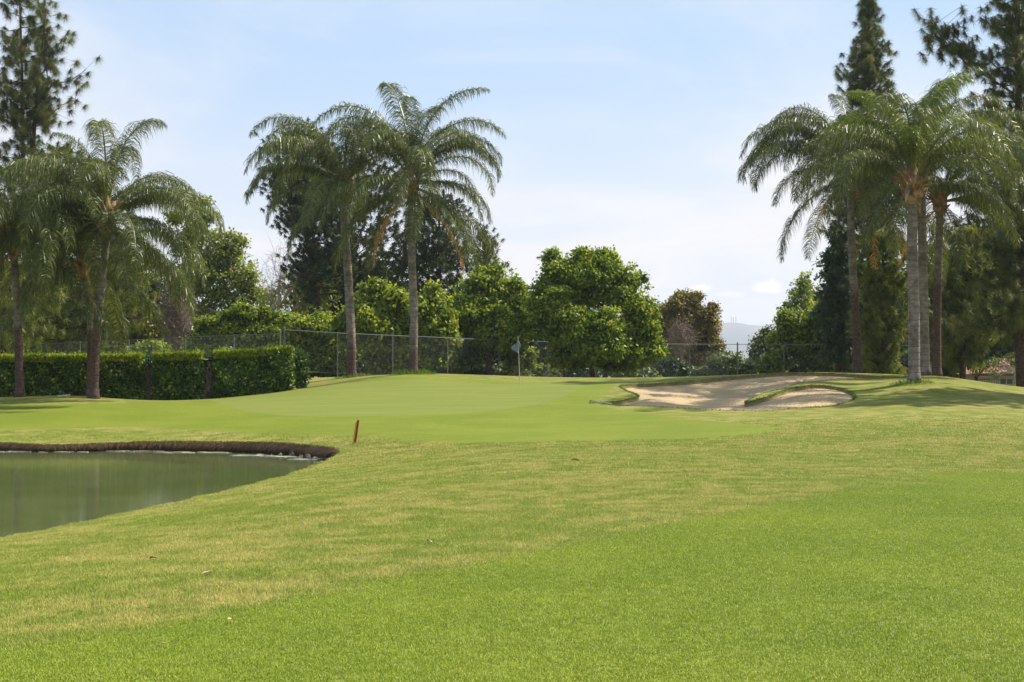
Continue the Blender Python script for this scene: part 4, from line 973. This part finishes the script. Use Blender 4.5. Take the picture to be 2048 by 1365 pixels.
T('leafy_shrub', 'round dark shrub at the right end of the hedge', 'shrub', 600, 69.5, lobes_px([(597, 735, 15, 34), (603, 760, 14, 22)], 69.5), M['hedge'], leaf=.12, clump=.25, per=22, dens=1.1, seed=81, trunk_r=.05, branches=1)
def twiggy(label, px, D, w, h, n, seed):
    rd = random.Random(seed); base = on(px, D); t = empty('bare_hedge_plant', base, label, 'hedge plant', 'bare hedge gaps'); mb = MB()
    for i in range(n):
        x0 = rd.uniform(-w, w)*.6; y0 = rd.uniform(0, .8); a = base+Vector((x0, y0, 0)); e = base+Vector((x0+rd.gauss(0, w*.5), y0+rd.gauss(0, .2), h*rd.uniform(.4, 1.0)))
        mb.tube(limb_path(a, e, rd, 4), [.018, .013, .009, .004], 3, cap=False)
    mb.build('stems', M['twig'], t)
    r = np.random.default_rng(seed); m = n*16
    p_ = np.c_[base.x+r.normal(0, w*.6, m), base.y+r.uniform(-.1, .9, m), base.z+r.random(m)*h]
    v, f, rr = leaves(p_, r.uniform(.06, .12, m), .06, r.normal(size=(m, 3)), seed, np.clip(r.normal(.3, .2, m), 0, .9))
    meshobj('leaves', v, f, M['darkleaf'], t, attrs={'rnd': rr})
twiggy('bare twiggy gap in the hedge nearest the leaning palm', 298, 66.8, .42, 1.95, 150, 1)
twiggy('bare twiggy gap in the hedge left of its right section', 417, 67.2, .42, 2.0, 150, 2)

# ------------------------------------------------------------------ chain-link fences
POSTM = None
def fence(label, posts, term, mesh_r=.0019, rail2=True):
    """posts: (px, D, py_top)"""
    P0 = [(P(px, py, D), on(px, D)) for px, D, py in posts]
    t = empty('chain_link_fence', P0[0][1], label, 'fence')
    for i, (tp, bs) in enumerate(P0):
        r_ = .045 if i in term else .034
        mb = MB(); top = tp+Vector((0, 0, .10 if i in term else 0)); bz = min(bs.z-.1, tp.z-2.4)
        mb.tube([(bs.x, bs.y, bz), top], r_, 8); mb.tube([top, top+Vector((0, 0, .05))], [r_*1.15, r_*.4], 8)
        mb.build('post', M['steel'], t, smooth=False)
    mb = MB()
    for a, b in zip(P0, P0[1:]): mb.tube([a[0], b[0]], .024, 6)
    mb.build('top_rail', M['steel'], t)
    mb = MB()
    for a, b in zip(P0, P0[1:]): mb.tube([Vector((a[0].x, a[0].y, a[0].z-2.25)), Vector((b[0].x, b[0].y, b[0].z-2.25))], .02, 6)
    mb.build('bottom_rail', M['steel'], t)
    # woven wire, each strand real
    Ls = [0]
    for a, b in zip(P0, P0[1:]): Ls.append(Ls[-1]+Vector((b[0].x-a[0].x, b[0].y-a[0].y)).length)
    X = np.array([[a.x, a.y-.03, a.z] for a, _ in P0]); Ls = np.array(Ls); H = 2.3; sp = .075
    s0 = np.arange(-H, Ls[-1], sp); V = []; 
    for sgn in (1, -1):
        a = s0 if sgn == 1 else s0+H; b = s0+H if sgn == 1 else s0
        def clipat(s): return np.stack([np.interp(s, Ls, X[:, i]) for i in range(3)], 1)
        K = 5; rows = []
        for k in range(K+1):
            tt = k/K; s_ = a+(b-a)*tt; ok = (s_ >= -.01) & (s_ <= Ls[-1]+.01); q = clipat(np.clip(s_, 0, Ls[-1])); q[:, 2] -= H*(1-tt)*1.0; rows.append((q, ok))
        for k in range(K):
            (q0, o0), (q1, o1) = rows[k], rows[k+1]; m = o0 & o1; V.append((q0[m], q1[m]))
    A = np.concatenate([v[0] for v in V]); B = np.concatenate([v[1] for v in V]); n = len(A); r_ = mesh_r
    offs = np.array([[0, 0, r_], [0, -r_, -r_*.5], [0, r_, -r_*.5]])+0
    offs = np.array([[r_, 0, r_*.7], [-r_*.3, -r_, -r_*.5], [-r_*.3, r_, -r_*.5]])
    vv = np.concatenate([A[:, None]+offs[None], B[:, None]+offs[None]], 1).reshape(-1, 3); i0 = np.arange(n)*6
    ff = np.concatenate([np.stack([i0+j, i0+(j+1) % 3, i0+3+(j+1) % 3, i0+3+j], 1) for j in range(3)])
    tag(meshobj('wire_mesh', vv, ff, M['wire'], t), kind='stuff')
fence('lower chain-link fence running behind the hedge on the left', [(-150, 90, 709), (-45, 89.5, 706), (58, 89, 690), (160, 88, 685), (258, 87.2, 681), (371, 86, 675), (468, 84.5, 671), (560, 83.2, 668)], (7,))
fence('tall chain-link fence from the hedge end past the flag', [(569, 83, 660), (675, 84, 666.5), (785, 85.5, 671.5), (895, 87.5, 676), (998, 90, 681), (1094, 92, 684), (1190, 94, 686), (1285, 96, 688),
    (1379, 98, 689), (1475, 99, 689), (1568, 100, 689.5), (1668, 100, 690), (1765, 100, 690), (1862, 100, 692)], (0, 9))

# ------------------------------------------------------------------ house, iron fence
def house():
    D = 126; b = G(2000, D, -1.5); t = empty('house', b, 'beige stucco house with terracotta roof and dark window at right', 'house')
    zt = P(2000, 749, D).z; xl, xr = (1952-1024)/FPX*D, (2300-1024)/FPX*D
    mb = MB(); wx0, wx1, wz0, wz1 = (1998-1024)/FPX*D, (2026-1024)/FPX*D, -.9, zt-.35
    y0 = D; th = .25
    mb.box(((xl+wx0)/2, y0, (zt-2.0)/2), (wx0-xl, th, zt+2.0)); mb.box(((wx1+xr)/2, y0, (zt-2.0)/2), (xr-wx1, th, zt+2.0))
    mb.box(((wx0+wx1)/2, y0, (wz1+zt)/2), (wx1-wx0, th, zt-wz1)); mb.box(((wx0+wx1)/2, y0, (wz0-2.0)/2), (wx1-wx0, th, wz0+2.0))
    mb.box((xl+.125, y0+4, (zt-2)/2), (.25, 7.7, zt+2)); mb.box((xr-.125, y0+4, (zt-2)/2), (.25, 7.7, zt+2)); mb.box(((xl+xr)/2, y0+8, (zt-2)/2), (xr-xl, .25, zt+2))
    mb.build('wall', M['stucco'], t)
    mb = MB(); rid = zt+1.25; ex = .5
    vs = [(xl-ex, y0-.7, zt), (xr+ex, y0-.7, zt), (xr-1.5, y0+4, rid), (xl+1.5, y0+4, rid), (xl-ex, y0+8.7, zt), (xr+ex, y0+8.7, zt)]
    mb.add(vs, [(0, 1, 2, 3), (4, 3, 2, 5), (0, 3, 4), (1, 5, 2), (0, 4, 5, 1)])
    ro = mb.build('roof', M['tile'], t)
    mb = MB()   # courses of barrel tiles on the front slope
    for j in range(9):
        f = j/9; y_ = y0-.7+4.7*f; z_ = zt+(rid-zt)*f; xa, xb = xl-ex+(2+0)*f, xr+ex-(2)*f
        k = 0
        x = xa
        while x < xb:
            mb.tube([(x, y_-.03, z_+.02), (x, y_+.5, z_+.15)], [.10, .09], 5, cap=False); x += .26
    tag(mb.build('roof_tiles', M['tile'], ro), kind='stuff')
    fr = MB(); w = wx1-wx0; h = wz1-wz0
    for x in (wx0+.04, (wx0+wx1)/2, wx1-.04): fr.box((x, y0-.06, (wz0+wz1)/2), (.08, .1, h))
    for z_ in (wz0+.04, wz1-.04, wz1-.5): fr.box(((wx0+wx1)/2, y0-.058, z_), (w, .09, .07))
    win = fr.build('window', M['white'], t)
    mb = MB(); mb.box(((wx0+wx1)/2, y0+.02, (wz0+wz1)/2), (w-.02, .02, h-.02)); mb.build('pane', M['glass'], win)
    mb = MB(); mb.box(((xl+xr)/2, y0-.72, zt-.04), (xr-xl+1, .06, .16)); mb.build('fascia', M['iron'], t)
house()
def iron_fence():
    D = 112; a = G(1958, D, -1.0); t = empty('iron_fence', a, 'dark iron picket fence before the house', 'fence')
    ztop = P(1990, 757, D).z; x0, x1 = (1958-1024)/FPX*D, (2080-1024)/FPX*D
    mb = MB(); mb.box(((x0+x1)/2, D, ztop-.08), (x1-x0, .04, .05)); mb.build('rail', M['iron'], t)
    mb = MB(); mb.box(((x0+x1)/2, D, ztop-1.35), (x1-x0, .04, .05)); mb.build('rail', M['iron'], t)
    mb = MB(); mb.box((x0, D, ztop-.7), (.025, .025, 1.5)); o = mb.build('picket', M['iron'], t); x = x0+.13
    while x < x1:
        c = bpy.data.objects.new('picket', o.data); COL.objects.link(c); c.parent = t; c.location = (x-x0, 0, 0); x += .13
iron_fence()

# ------------------------------------------------------------------ golf objects
def flagstick():
    b = on(1040, 66.3); t = empty('golf_flag', b, 'white flagstick with navy white edged flag on the green', 'golf flag')
    top = P(1036, 675.5, 66.3)
    mb = MB(); mb.tube([b-Vector((0, 0, .1)), top], [.019, .012], 8); mb.tube([top, top+Vector((0, 0, .04))], [.018, .006], 8); mb.build('pole', M['white'], t)
    # hanging cloth, folded towards the pole
    def cloth(shrink, dy):
        vs = []; n = 12; m = 8; ax = (b-top).normalized()
        for i in range(n+1):
            f = i/n
            for j in range(m+1):
                g = j/m
                left = top+ax*(.04+f*.62); w = .30*sin(min(1, f*1.25)*pi*.5)*(1-max(0, f-.72)/.28*.85)
                x = -w*g*shrink*1.05; drop = -.30*g*(1-f)*f+.26*g*(1-f)
                vs.append(left+Vector((x, -.02+dy+.035*sin(g*7+f*2), -drop)))
        return vs, [(i*(m+1)+j, i*(m+1)+j+1, (i+1)*(m+1)+j+1, (i+1)*(m+1)+j) for i in range(n) for j in range(m)]
    vs, f = cloth(1, 0); o = meshobj('flag', np.array([tuple(v) for v in vs]), f, M['flag'], t, smooth=True)
    sm = o.modifiers.new('thick', 'SOLIDIFY'); sm.thickness = .006
    mb = MB(); edge = [vs[i*9+8] for i in range(13)]+[vs[12*9+j] for j in range(7, -1, -1)]
    mb.tube(edge, .009, 4); 
    mb.build('flag_border', M['white'], o)
    # small fold on the right of the pole
    vs2 = []; ax = (b-top).normalized()
    for i in range(9):
        f_ = i/8; q = top+ax*(.08+.46*f_); w = .085*sin(f_*pi)**.8
        for j in range(4): vs2.append(q+Vector((w*j/3, .015+.02*sin(j*2), -.02*j)))
    o2 = meshobj('flag_fold', np.array([tuple(v) for v in vs2]), [(i*4+j, i*4+j+1, i*4+j+5, i*4+j+4) for i in range(8) for j in range(3)], M['flag'], o, smooth=True)
    mb = MB(); mb.tube([vs2[i*4+3] for i in range(6)], .008, 4); mb.build('flag_border', M['white'], o)
flagstick()
def stake():
    b = on(710, 41); t = empty('hazard_stake', b, 'leaning red and yellow hazard stake beside the pond', 'stake')
    top = P(716, 840.5, 41); d = (top-b); R = Vector((0, 0, 1)).rotation_difference(d.normalized()).to_matrix()
    L = d.length
    mb = MB(); mb.box(b+R @ Vector((.008, 0, L/2-.05)), (.058, .045, L+.1), 0, R)
    mb.add([], []); mb.build('red_board', M['red'], t)
    mb = MB(); mb.box(b+R @ Vector((-.044, .012, L/2-.08)), (.036, .04, L+.04), 0, R); mb.build('yellow_board', M['yellow'], t)
stake()
def rake():
    b = on(1224, 56.15)+Vector((0, 0, .05)); t = empty('bunker_rake', b, 'rake with pale handle lying at the left bunker tip', 'rake')
    e = on(1192, 56.9)+Vector((0, 0, .08))
    mb = MB(); mb.tube([b, e], .017, 6); mb.build('handle', M['white'], t)
    mb = MB(); d = (e-b).normalized(); n = Vector((-d.y, d.x, 0)).normalized()
    mb.tube([e-n*.25, e+n*.3], .028, 6)
    for i in range(10): q = e-n*.25+n*.55*i/9; mb.tube([q, q+Vector((d.x*.03, d.y*.03, -.09))], .009, 4)
    mb.tube([e, e+d*.35], .022, 6); mb.build('rake_head', M['black'], t)
rake()
def board():
    b = on(128, 59.6); t = empty('sprinkler_marker', b, 'small white marker strip lying on the mound left of palm', 'marker')
    mb = MB(); mb.box(b+Vector((0, 0, .03)), (.5, .06, .05), .5, Matrix.Rotation(-.1, 3, 'Y')); mb.build('strip', M['white'], t)
board()

def rock_mesh(seed):
    import bmesh
    bm = bmesh.new(); bmesh.ops.create_icosphere(bm, subdivisions=2, radius=1.0); r = random.Random(seed)
    for v in bm.verts:
        v.co *= 1+r.uniform(-.2, .2); v.co.z *= .6
    me = bpy.data.meshes.new('bank_rock'); bm.to_mesh(me); bm.free(); me.materials.append(M['stone']); return me
rocks = [rock_mesh(i) for i in range(3)]
words = ['flat grey rock at water edge, leftmost of the bank rocks', 'small pale rock, second from the left at the bank', 'dark grey rock, third from the left at the bank', 'jagged grey rock, fourth from the left at the bank',
    'low rock in the middle of the bank rocks', 'tilted grey rock right of the middle bank rocks', 'broken grey rock near the pond corner', 'pale chunk of rock beside the pond corner', 'white angular rock at the pond corner', 'largest pale slab in the pond corner']
for i, (px, D, s_) in enumerate([(520, 43.0, .10), (545, 42.9, .07), (560, 42.5, .09), (585, 42.2, .10), (603, 41.8, .08), (617, 41.5, .12), (632, 41.0, .10), (645, 40.4, .10), (656, 39.7, .13), (664, 39.2, .16)]):
    o = bpy.data.objects.new('bank_rock', rocks[i % 3]); COL.objects.link(o); x = (px-1024)/FPX*D
    o.location = (x, D-.1, -.83); o.scale = (s_*1.5, s_, s_*1.1); o.rotation_euler = (i*.3, i*.5, i*1.7); tag(o, words[i], 'rock', 'rocks along the pond edge')

def bank_grass():
    n = len(pond); zl = ground_z(pond); r = np.random.default_rng(5)
    nb = np.roll(pond, -1, 0)-np.roll(pond, 1, 0); nb = np.c_[nb[:, 1], -nb[:, 0]]/np.hypot(nb[:, 0], nb[:, 1])[:, None]
    if inside(pond, pond[:1]+nb[:1]*.1)[0]: nb = -nb   # outward
    V = []; Rn = []
    for i in range(n):
        a, b = pond[i], pond[(i+1) % n]
        far = nb[i][1] > .12 or (nb[i][0] > .5 and a[1] > 38.7)
        if not far: continue
        px = a[0]/a[1]*FPX+1024
        amp = .5+.5*sin(i*.37)*sin(i*.11+1); k = int(np.hypot(*(b-a))*(380+120*amp)); t = r.random(k)
        q = a+(b-a)*t[:, None]-nb[i]*(r.random(k)*.22-.10)[:, None]; hgt = zl[i]-(-.8)
        z = zl[i]+.02+.03*amp-r.random(k)*hgt*.5
        for rep in range(1):
            L = hgt*r.uniform(.3, .9, k)*(.75+.4*amp)+.08
            out_ = -nb[i][None]*r.uniform(.05, .16, k)[:, None]+r.normal(0, .085, (k, 2))
            p0 = np.c_[q, z]; p1 = p0+np.c_[out_, L*.12]; p2 = p1+np.c_[out_*.8, -L*.45]; p3 = p2+np.c_[out_*.1, -L*.4]
            w = np.array([(b-a)[0], (b-a)[1], 0])/np.hypot(*(b-a))*.007
            V.append(np.stack([p0-w, p0+w, p1-w, p1+w, p2-w*.8, p2+w*.8, p3], 1).reshape(-1, 3)); Rn.append(np.repeat(np.clip(r.normal(.4, .22, k)+.2*(z-zl[i]+.1), 0, 1), 7))
    V = np.concatenate(V); m = len(V)//7; b0 = np.arange(m)*7
    F = np.concatenate([np.stack([b0, b0+1, b0+3, b0+2], 1), np.stack([b0+2, b0+3, b0+5, b0+4], 1)]).tolist()+np.stack([b0+4, b0+5, b0+6], 1).tolist()
    o = meshobj('bank_grass', V, F, M['brown_grass'], attrs={'rnd': np.concatenate(Rn)})
    tag(o, 'brown grass hanging over the far pond bank', 'grass', kind='stuff')
    # hanging fringe round the bunker (green-brown)
bank_grass()
def scum():
    r = np.random.default_rng(11); V = []; F = []; k = 0
    for px0, px1, D, n in ((-20, 62, 44.35, 60), (80, 200, 44.3, 30), (200, 320, 44.6, 60), (320, 455, 43.9, 110), (465, 520, 42.4, 70), (530, 600, 42.0, 70), (590, 650, 40.6, 90)):
        for i in range(n//4):
            px = r.uniform(px0, px1); D_ = D+r.normal(0, .10)-(.6*(px-540)/110 if px > 540 and D > 41.5 else 0); x = (px-1024)/FPX*D_; s = r.uniform(.05, .22); m = 7
            if not inside(pond, np.array([[x, D_]]))[0]: continue
            an = np.linspace(0, 2*pi, m, endpoint=False); q = r.uniform(.5, 1, m)
            top = [(x+cos(a)*s*g*1.4, D_+sin(a)*s*g*.6, -.786+r.uniform(0, .008)) for a, g in zip(an, q)]
            V += top+[(a, b, -.80) for a, b, c in top]
            F.append(tuple(range(k, k+m))); F += [(k+j, k+m+j, k+m+(j+1) % m, k+(j+1) % m) for j in range(m)]; k += 2*m
    tag(meshobj('floating_debris', np.array(V), F, M['scum']), 'pale dry scum floating along the far pond edge', 'pond debris', kind='stuff')
scum()
def bunker_fringe():
    n = len(bunk); zl = ground_z(bunk)+.05; r = np.random.default_rng(6)
    nb = np.roll(bunk, -1, 0)-np.roll(bunk, 1, 0); nb = np.c_[nb[:, 1], -nb[:, 0]]/np.hypot(nb[:, 0], nb[:, 1])[:, None]
    if inside(bunk, bunk[:1]+nb[:1]*.1)[0]: nb = -nb
    Q, D_, L_, R_ = [], [], [], []
    for i in range(n):
        a, b = bunk[i], bunk[(i+1) % n]; k = int(np.hypot(*(b-a))*190); t = r.random(k)
        q = a+(b-a)*t[:, None]+nb[i]*(r.random(k)*.10-.02)[:, None]
        Q.append(np.c_[q, zl[i]-r.random(k)*.06]); d = np.c_[-nb[i][None]*r.uniform(.3, 1.0, k)[:, None]+r.normal(0, .35, (k, 2)), r.uniform(-.5, .5, k)]
        D_.append(d); L_.append(r.uniform(.04, .09, k)); R_.append(np.clip(r.normal(.35, .22, k), 0, .95))
    v, f, rr = leaves(np.concatenate(Q), np.concatenate(L_), .02, np.concatenate(D_), 3, np.concatenate(R_))
    tag(meshobj('lip_grass', v, f, M['tuft'], attrs={'rnd': rr}), 'shaggy grass fringe overhanging the bunker edge', 'grass', kind='stuff')
bunker_fringe()

# ------------------------------------------------------------------ turf blades (geometry nodes)
def blade_patch(seed, n, h, size=.44, wd=.0032):
    r = np.random.default_rng(seed); x = r.uniform(-size/2, size/2, n); y = r.uniform(-size/2, size/2, n)
    a = r.uniform(0, 2*pi, n); ln = h*r.uniform(.45, 1.25, n); lean = r.uniform(.15, .95, n)
    d = np.stack([np.cos(a)*lean, np.sin(a)*lean, np.ones(n)], 1); d /= np.linalg.norm(d, axis=1)[:, None]
    p0 = np.stack([x, y, np.full(n, -.004)], 1); p1 = p0+d*ln[:, None]*.55; d2 = d.copy(); d2[:, 2] -= .65*r.random(n); d2 /= np.linalg.norm(d2, axis=1)[:, None]
    p2 = p1+d2*ln[:, None]*.45; b = r.uniform(0, 2*pi, n); w = np.stack([np.cos(b), np.sin(b), 0*b], 1)*wd*.5*r.uniform(.7, 1.4, n)[:, None]
    V = np.stack([p0-w, p0+w, p1+w, p1-w, p2], 1).reshape(-1, 3); i0 = np.arange(n)*5
    F = [tuple(q) for q in np.stack([i0, i0+1, i0+2, i0+3], 1).tolist()]+[tuple(q) for q in np.stack([i0+3, i0+2, i0+4], 1).tolist()]
    me = bpy.data.meshes.new('grass_blades'); me.from_pydata([tuple(v) for v in V], [], F)
    at = me.attributes.new('rnd', 'FLOAT', 'POINT'); rn = np.clip(r.normal(.45, .25, n), 0, 1); at.data.foreach_set('value', np.repeat(rn, 5).astype(np.float32))
    me.materials.append(M['blade']); me.update(); return me
def turf(name, label, pts, fairv, h, n, seed, wd=.0032):
    coll = bpy.data.collections.new(name+'_source')
    for k in range(4): coll.objects.link(bpy.data.objects.new('grass_blades', blade_patch(seed+k, n, h, wd=wd)))
    z = ground_z(pts)+.004; me = bpy.data.meshes.new(name); me.from_pydata([(a[0], a[1], b) for a, b in zip(pts, z)], [], [])
    for nme, arr in (('fair', fairv),): me.attributes.new(nme, 'FLOAT', 'POINT').data.foreach_set('value', arr.astype(np.float32))
    r = np.random.default_rng(seed)
    me.attributes.new('rz', 'FLOAT', 'POINT').data.foreach_set('value', r.uniform(0, 6.28, len(pts)).astype(np.float32))
    me.attributes.new('sc', 'FLOAT', 'POINT').data.foreach_set('value', (1-.45*fairv*0+r.uniform(-.2, .25, len(pts))).astype(np.float32))
    # slope
    e = .25; gx = (ground_z(pts+[e, 0])-ground_z(pts-[e, 0]))/(2*e); gy = (ground_z(pts+[0, e])-ground_z(pts-[0, e]))/(2*e)
    at = me.attributes.new('nrm', 'FLOAT_VECTOR', 'POINT'); at.data.foreach_set('vector', np.stack([-gx, -gy, np.ones(len(pts))], 1).astype(np.float32).ravel())
    o = bpy.data.objects.new(name, me); COL.objects.link(o); tag(o, label, 'grass', kind='stuff')
    ng = bpy.data.node_groups.new(name, 'GeometryNodeTree'); ng.interface.new_socket('Geometry', in_out='INPUT', socket_type='NodeSocketGeometry'); ng.interface.new_socket('Geometry', in_out='OUTPUT', socket_type='NodeSocketGeometry')
    gi = ng.nodes.new('NodeGroupInput'); go = ng.nodes.new('NodeGroupOutput'); ip = ng.nodes.new('GeometryNodeInstanceOnPoints'); ci = ng.nodes.new('GeometryNodeCollectionInfo')
    ci.inputs['Collection'].default_value = coll; ci.inputs['Separate Children'].default_value = True; ci.inputs['Reset Children'].default_value = True
    def na(nm, t): x = ng.nodes.new('GeometryNodeInputNamedAttribute'); x.data_type = t; x.inputs['Name'].default_value = nm; return x.outputs['Attribute']
    al = ng.nodes.new('FunctionNodeAlignRotationToVector'); al.axis = 'Z'; ng.links.new(na('nrm', 'FLOAT_VECTOR'), al.inputs['Vector'])
    rr = ng.nodes.new('FunctionNodeRotateRotation'); rr.rotation_space = 'LOCAL'; ng.links.new(al.outputs[0], rr.inputs[0])
    cx = ng.nodes.new('ShaderNodeCombineXYZ'); ng.links.new(na('rz', 'FLOAT'), cx.inputs[2]); er = ng.nodes.new('FunctionNodeEulerToRotation'); ng.links.new(cx.outputs[0], er.inputs[0]); ng.links.new(er.outputs[0], rr.inputs[1])
    sc = ng.nodes.new('ShaderNodeCombineXYZ'); sc.inputs[0].default_value = 1; sc.inputs[1].default_value = 1; ng.links.new(na('sc', 'FLOAT'), sc.inputs[2])
    ng.links.new(gi.outputs[0], ip.inputs['Points']); ng.links.new(ci.outputs[0], ip.inputs['Instance']); ip.inputs['Pick Instance'].default_value = True
    ng.links.new(rr.outputs[0], ip.inputs['Rotation']); ng.links.new(sc.outputs[0], ip.inputs['Scale']); ng.links.new(ip.outputs[0], go.inputs[0])
    md = o.modifiers.new('grow', 'NODES'); md.node_group = ng
def scatter():
    r = np.random.default_rng(77); h = .27
    gx, gy = np.meshgrid(np.arange(-20, 20, h), np.arange(5.5, 50, h)); q = np.c_[gx.ravel(), gy.ravel()]+r.uniform(-.05, .05, (gx.size, 2))
    q = q[np.abs(q[:, 0]) < q[:, 1]*.345+1.5]
    sp = sdist(pond, q); q = q[sp > .02]
    sf = sdist(fairway, q); sfr = sdist(fringe, q)
    fv = np.maximum(sstep(.4, -.4, sf), sstep(.7, -.7, sfr)*.9)
    m = (fv+r.normal(0, .10, len(fv))) > .5
    keep = (r.random(len(q)) < np.clip((49-q[:, 1])/6, 0, 1)) & ~(m & (sf > 0) & (sfr < .4)); q, m, fv = q[keep], m[keep], fv[keep]; dj = q[:, 1]+r.normal(0, 1.5, len(q)); near = dj < 24; far = dj > 33; vf = dj > 40
    turf('rough_grass', 'longer mixed green and straw rough between pond and fairway', q[~m & near], fv[~m & near], .029, 700, 10)
    turf('fairway_grass', 'short dense green fairway grass in the foreground', q[m], fv[m], .016, 1050, 20, wd=.0036)
    turf('distant_rough_grass', 'rough grass further off towards stake and pond end', q[~m & ~near & ~far], fv[~m & ~near & ~far], .040, 330, 30, wd=.006)
    turf('sparse_rough_grass', 'thin rough grass blades around the stake', q[~m & far & ~vf], fv[~m & far & ~vf], .040, 150, 35, wd=.008)
    turf('far_rough_grass', 'scattered grass blades before the bunker', q[~m & vf], fv[~m & vf], .038, 60, 40, wd=.009)
scatter()
# small dry leaves lying on the turf
def litter():
    me = bpy.data.meshes.new('dry_leaf'); vs = []; n = 7
    for i in range(n):
        t = i/(n-1); w = .028*sin(pi*min(.98, t+.02))**.8; zz = .012*sin(t*pi)+.01*t
        vs += [(t*.11-.055, -w, zz+.012), (t*.11-.055, 0, zz), (t*.11-.055, w, zz+.010)]
    me.from_pydata(vs, [], [(i*3+j, i*3+j+1, i*3+j+4, i*3+j+3) for i in range(n-1) for j in range(2)]); me.materials.append(M['leaf']); me.update()
    for i, (px, py, lab, s_) in enumerate([(325, 1296, 'curled pale dry leaf lowest left in the fairway', .45), (460, 1248, 'long tan dry leaf on grass at lower left', .6), (307, 1124, 'small pale leaf in the rough right of the pond', 1.0),
        (415, 1154, 'dark curled leaf in the rough below the pond', .9), (858, 1090, 'dry leaf on the rough in the middle foreground', .9), (1150, 925, 'far tan leaf on the approach rough', 1.4)]):
        q = gp(px, py); o = bpy.data.objects.new('dry_leaf', me); COL.objects.link(o); o.location = q+Vector((0, 0, .022)); o.rotation_euler = (.3*sin(i), .2, i*1.3); o.scale = (s_,)*3
        tag(o, lab, 'leaf', 'dry leaves on the grass')
litter()

# ------------------------------------------------------------------ air
def haze():
    mb = MB(); mb.box((0, 4200, 107), (26000, 9000, 218)); 
    m = bpy.data.materials.new('haze'); m.use_nodes = True; nt = m.node_tree; nt.nodes.clear()
    v = N(nt, 'ShaderNodeVolumePrincipled'); v.inputs['Color'].default_value = (.78, .87, 1.0, 1); v.inputs['Density'].default_value = .00014; v.inputs['Anisotropy'].default_value = .1
    o = N(nt, 'ShaderNodeOutputMaterial'); nt.links.new(v.outputs[0], o.inputs['Volume'])
    tag(mb.build('haze', m), kind='stuff', label='thin pale air haze over the whole course')
haze()
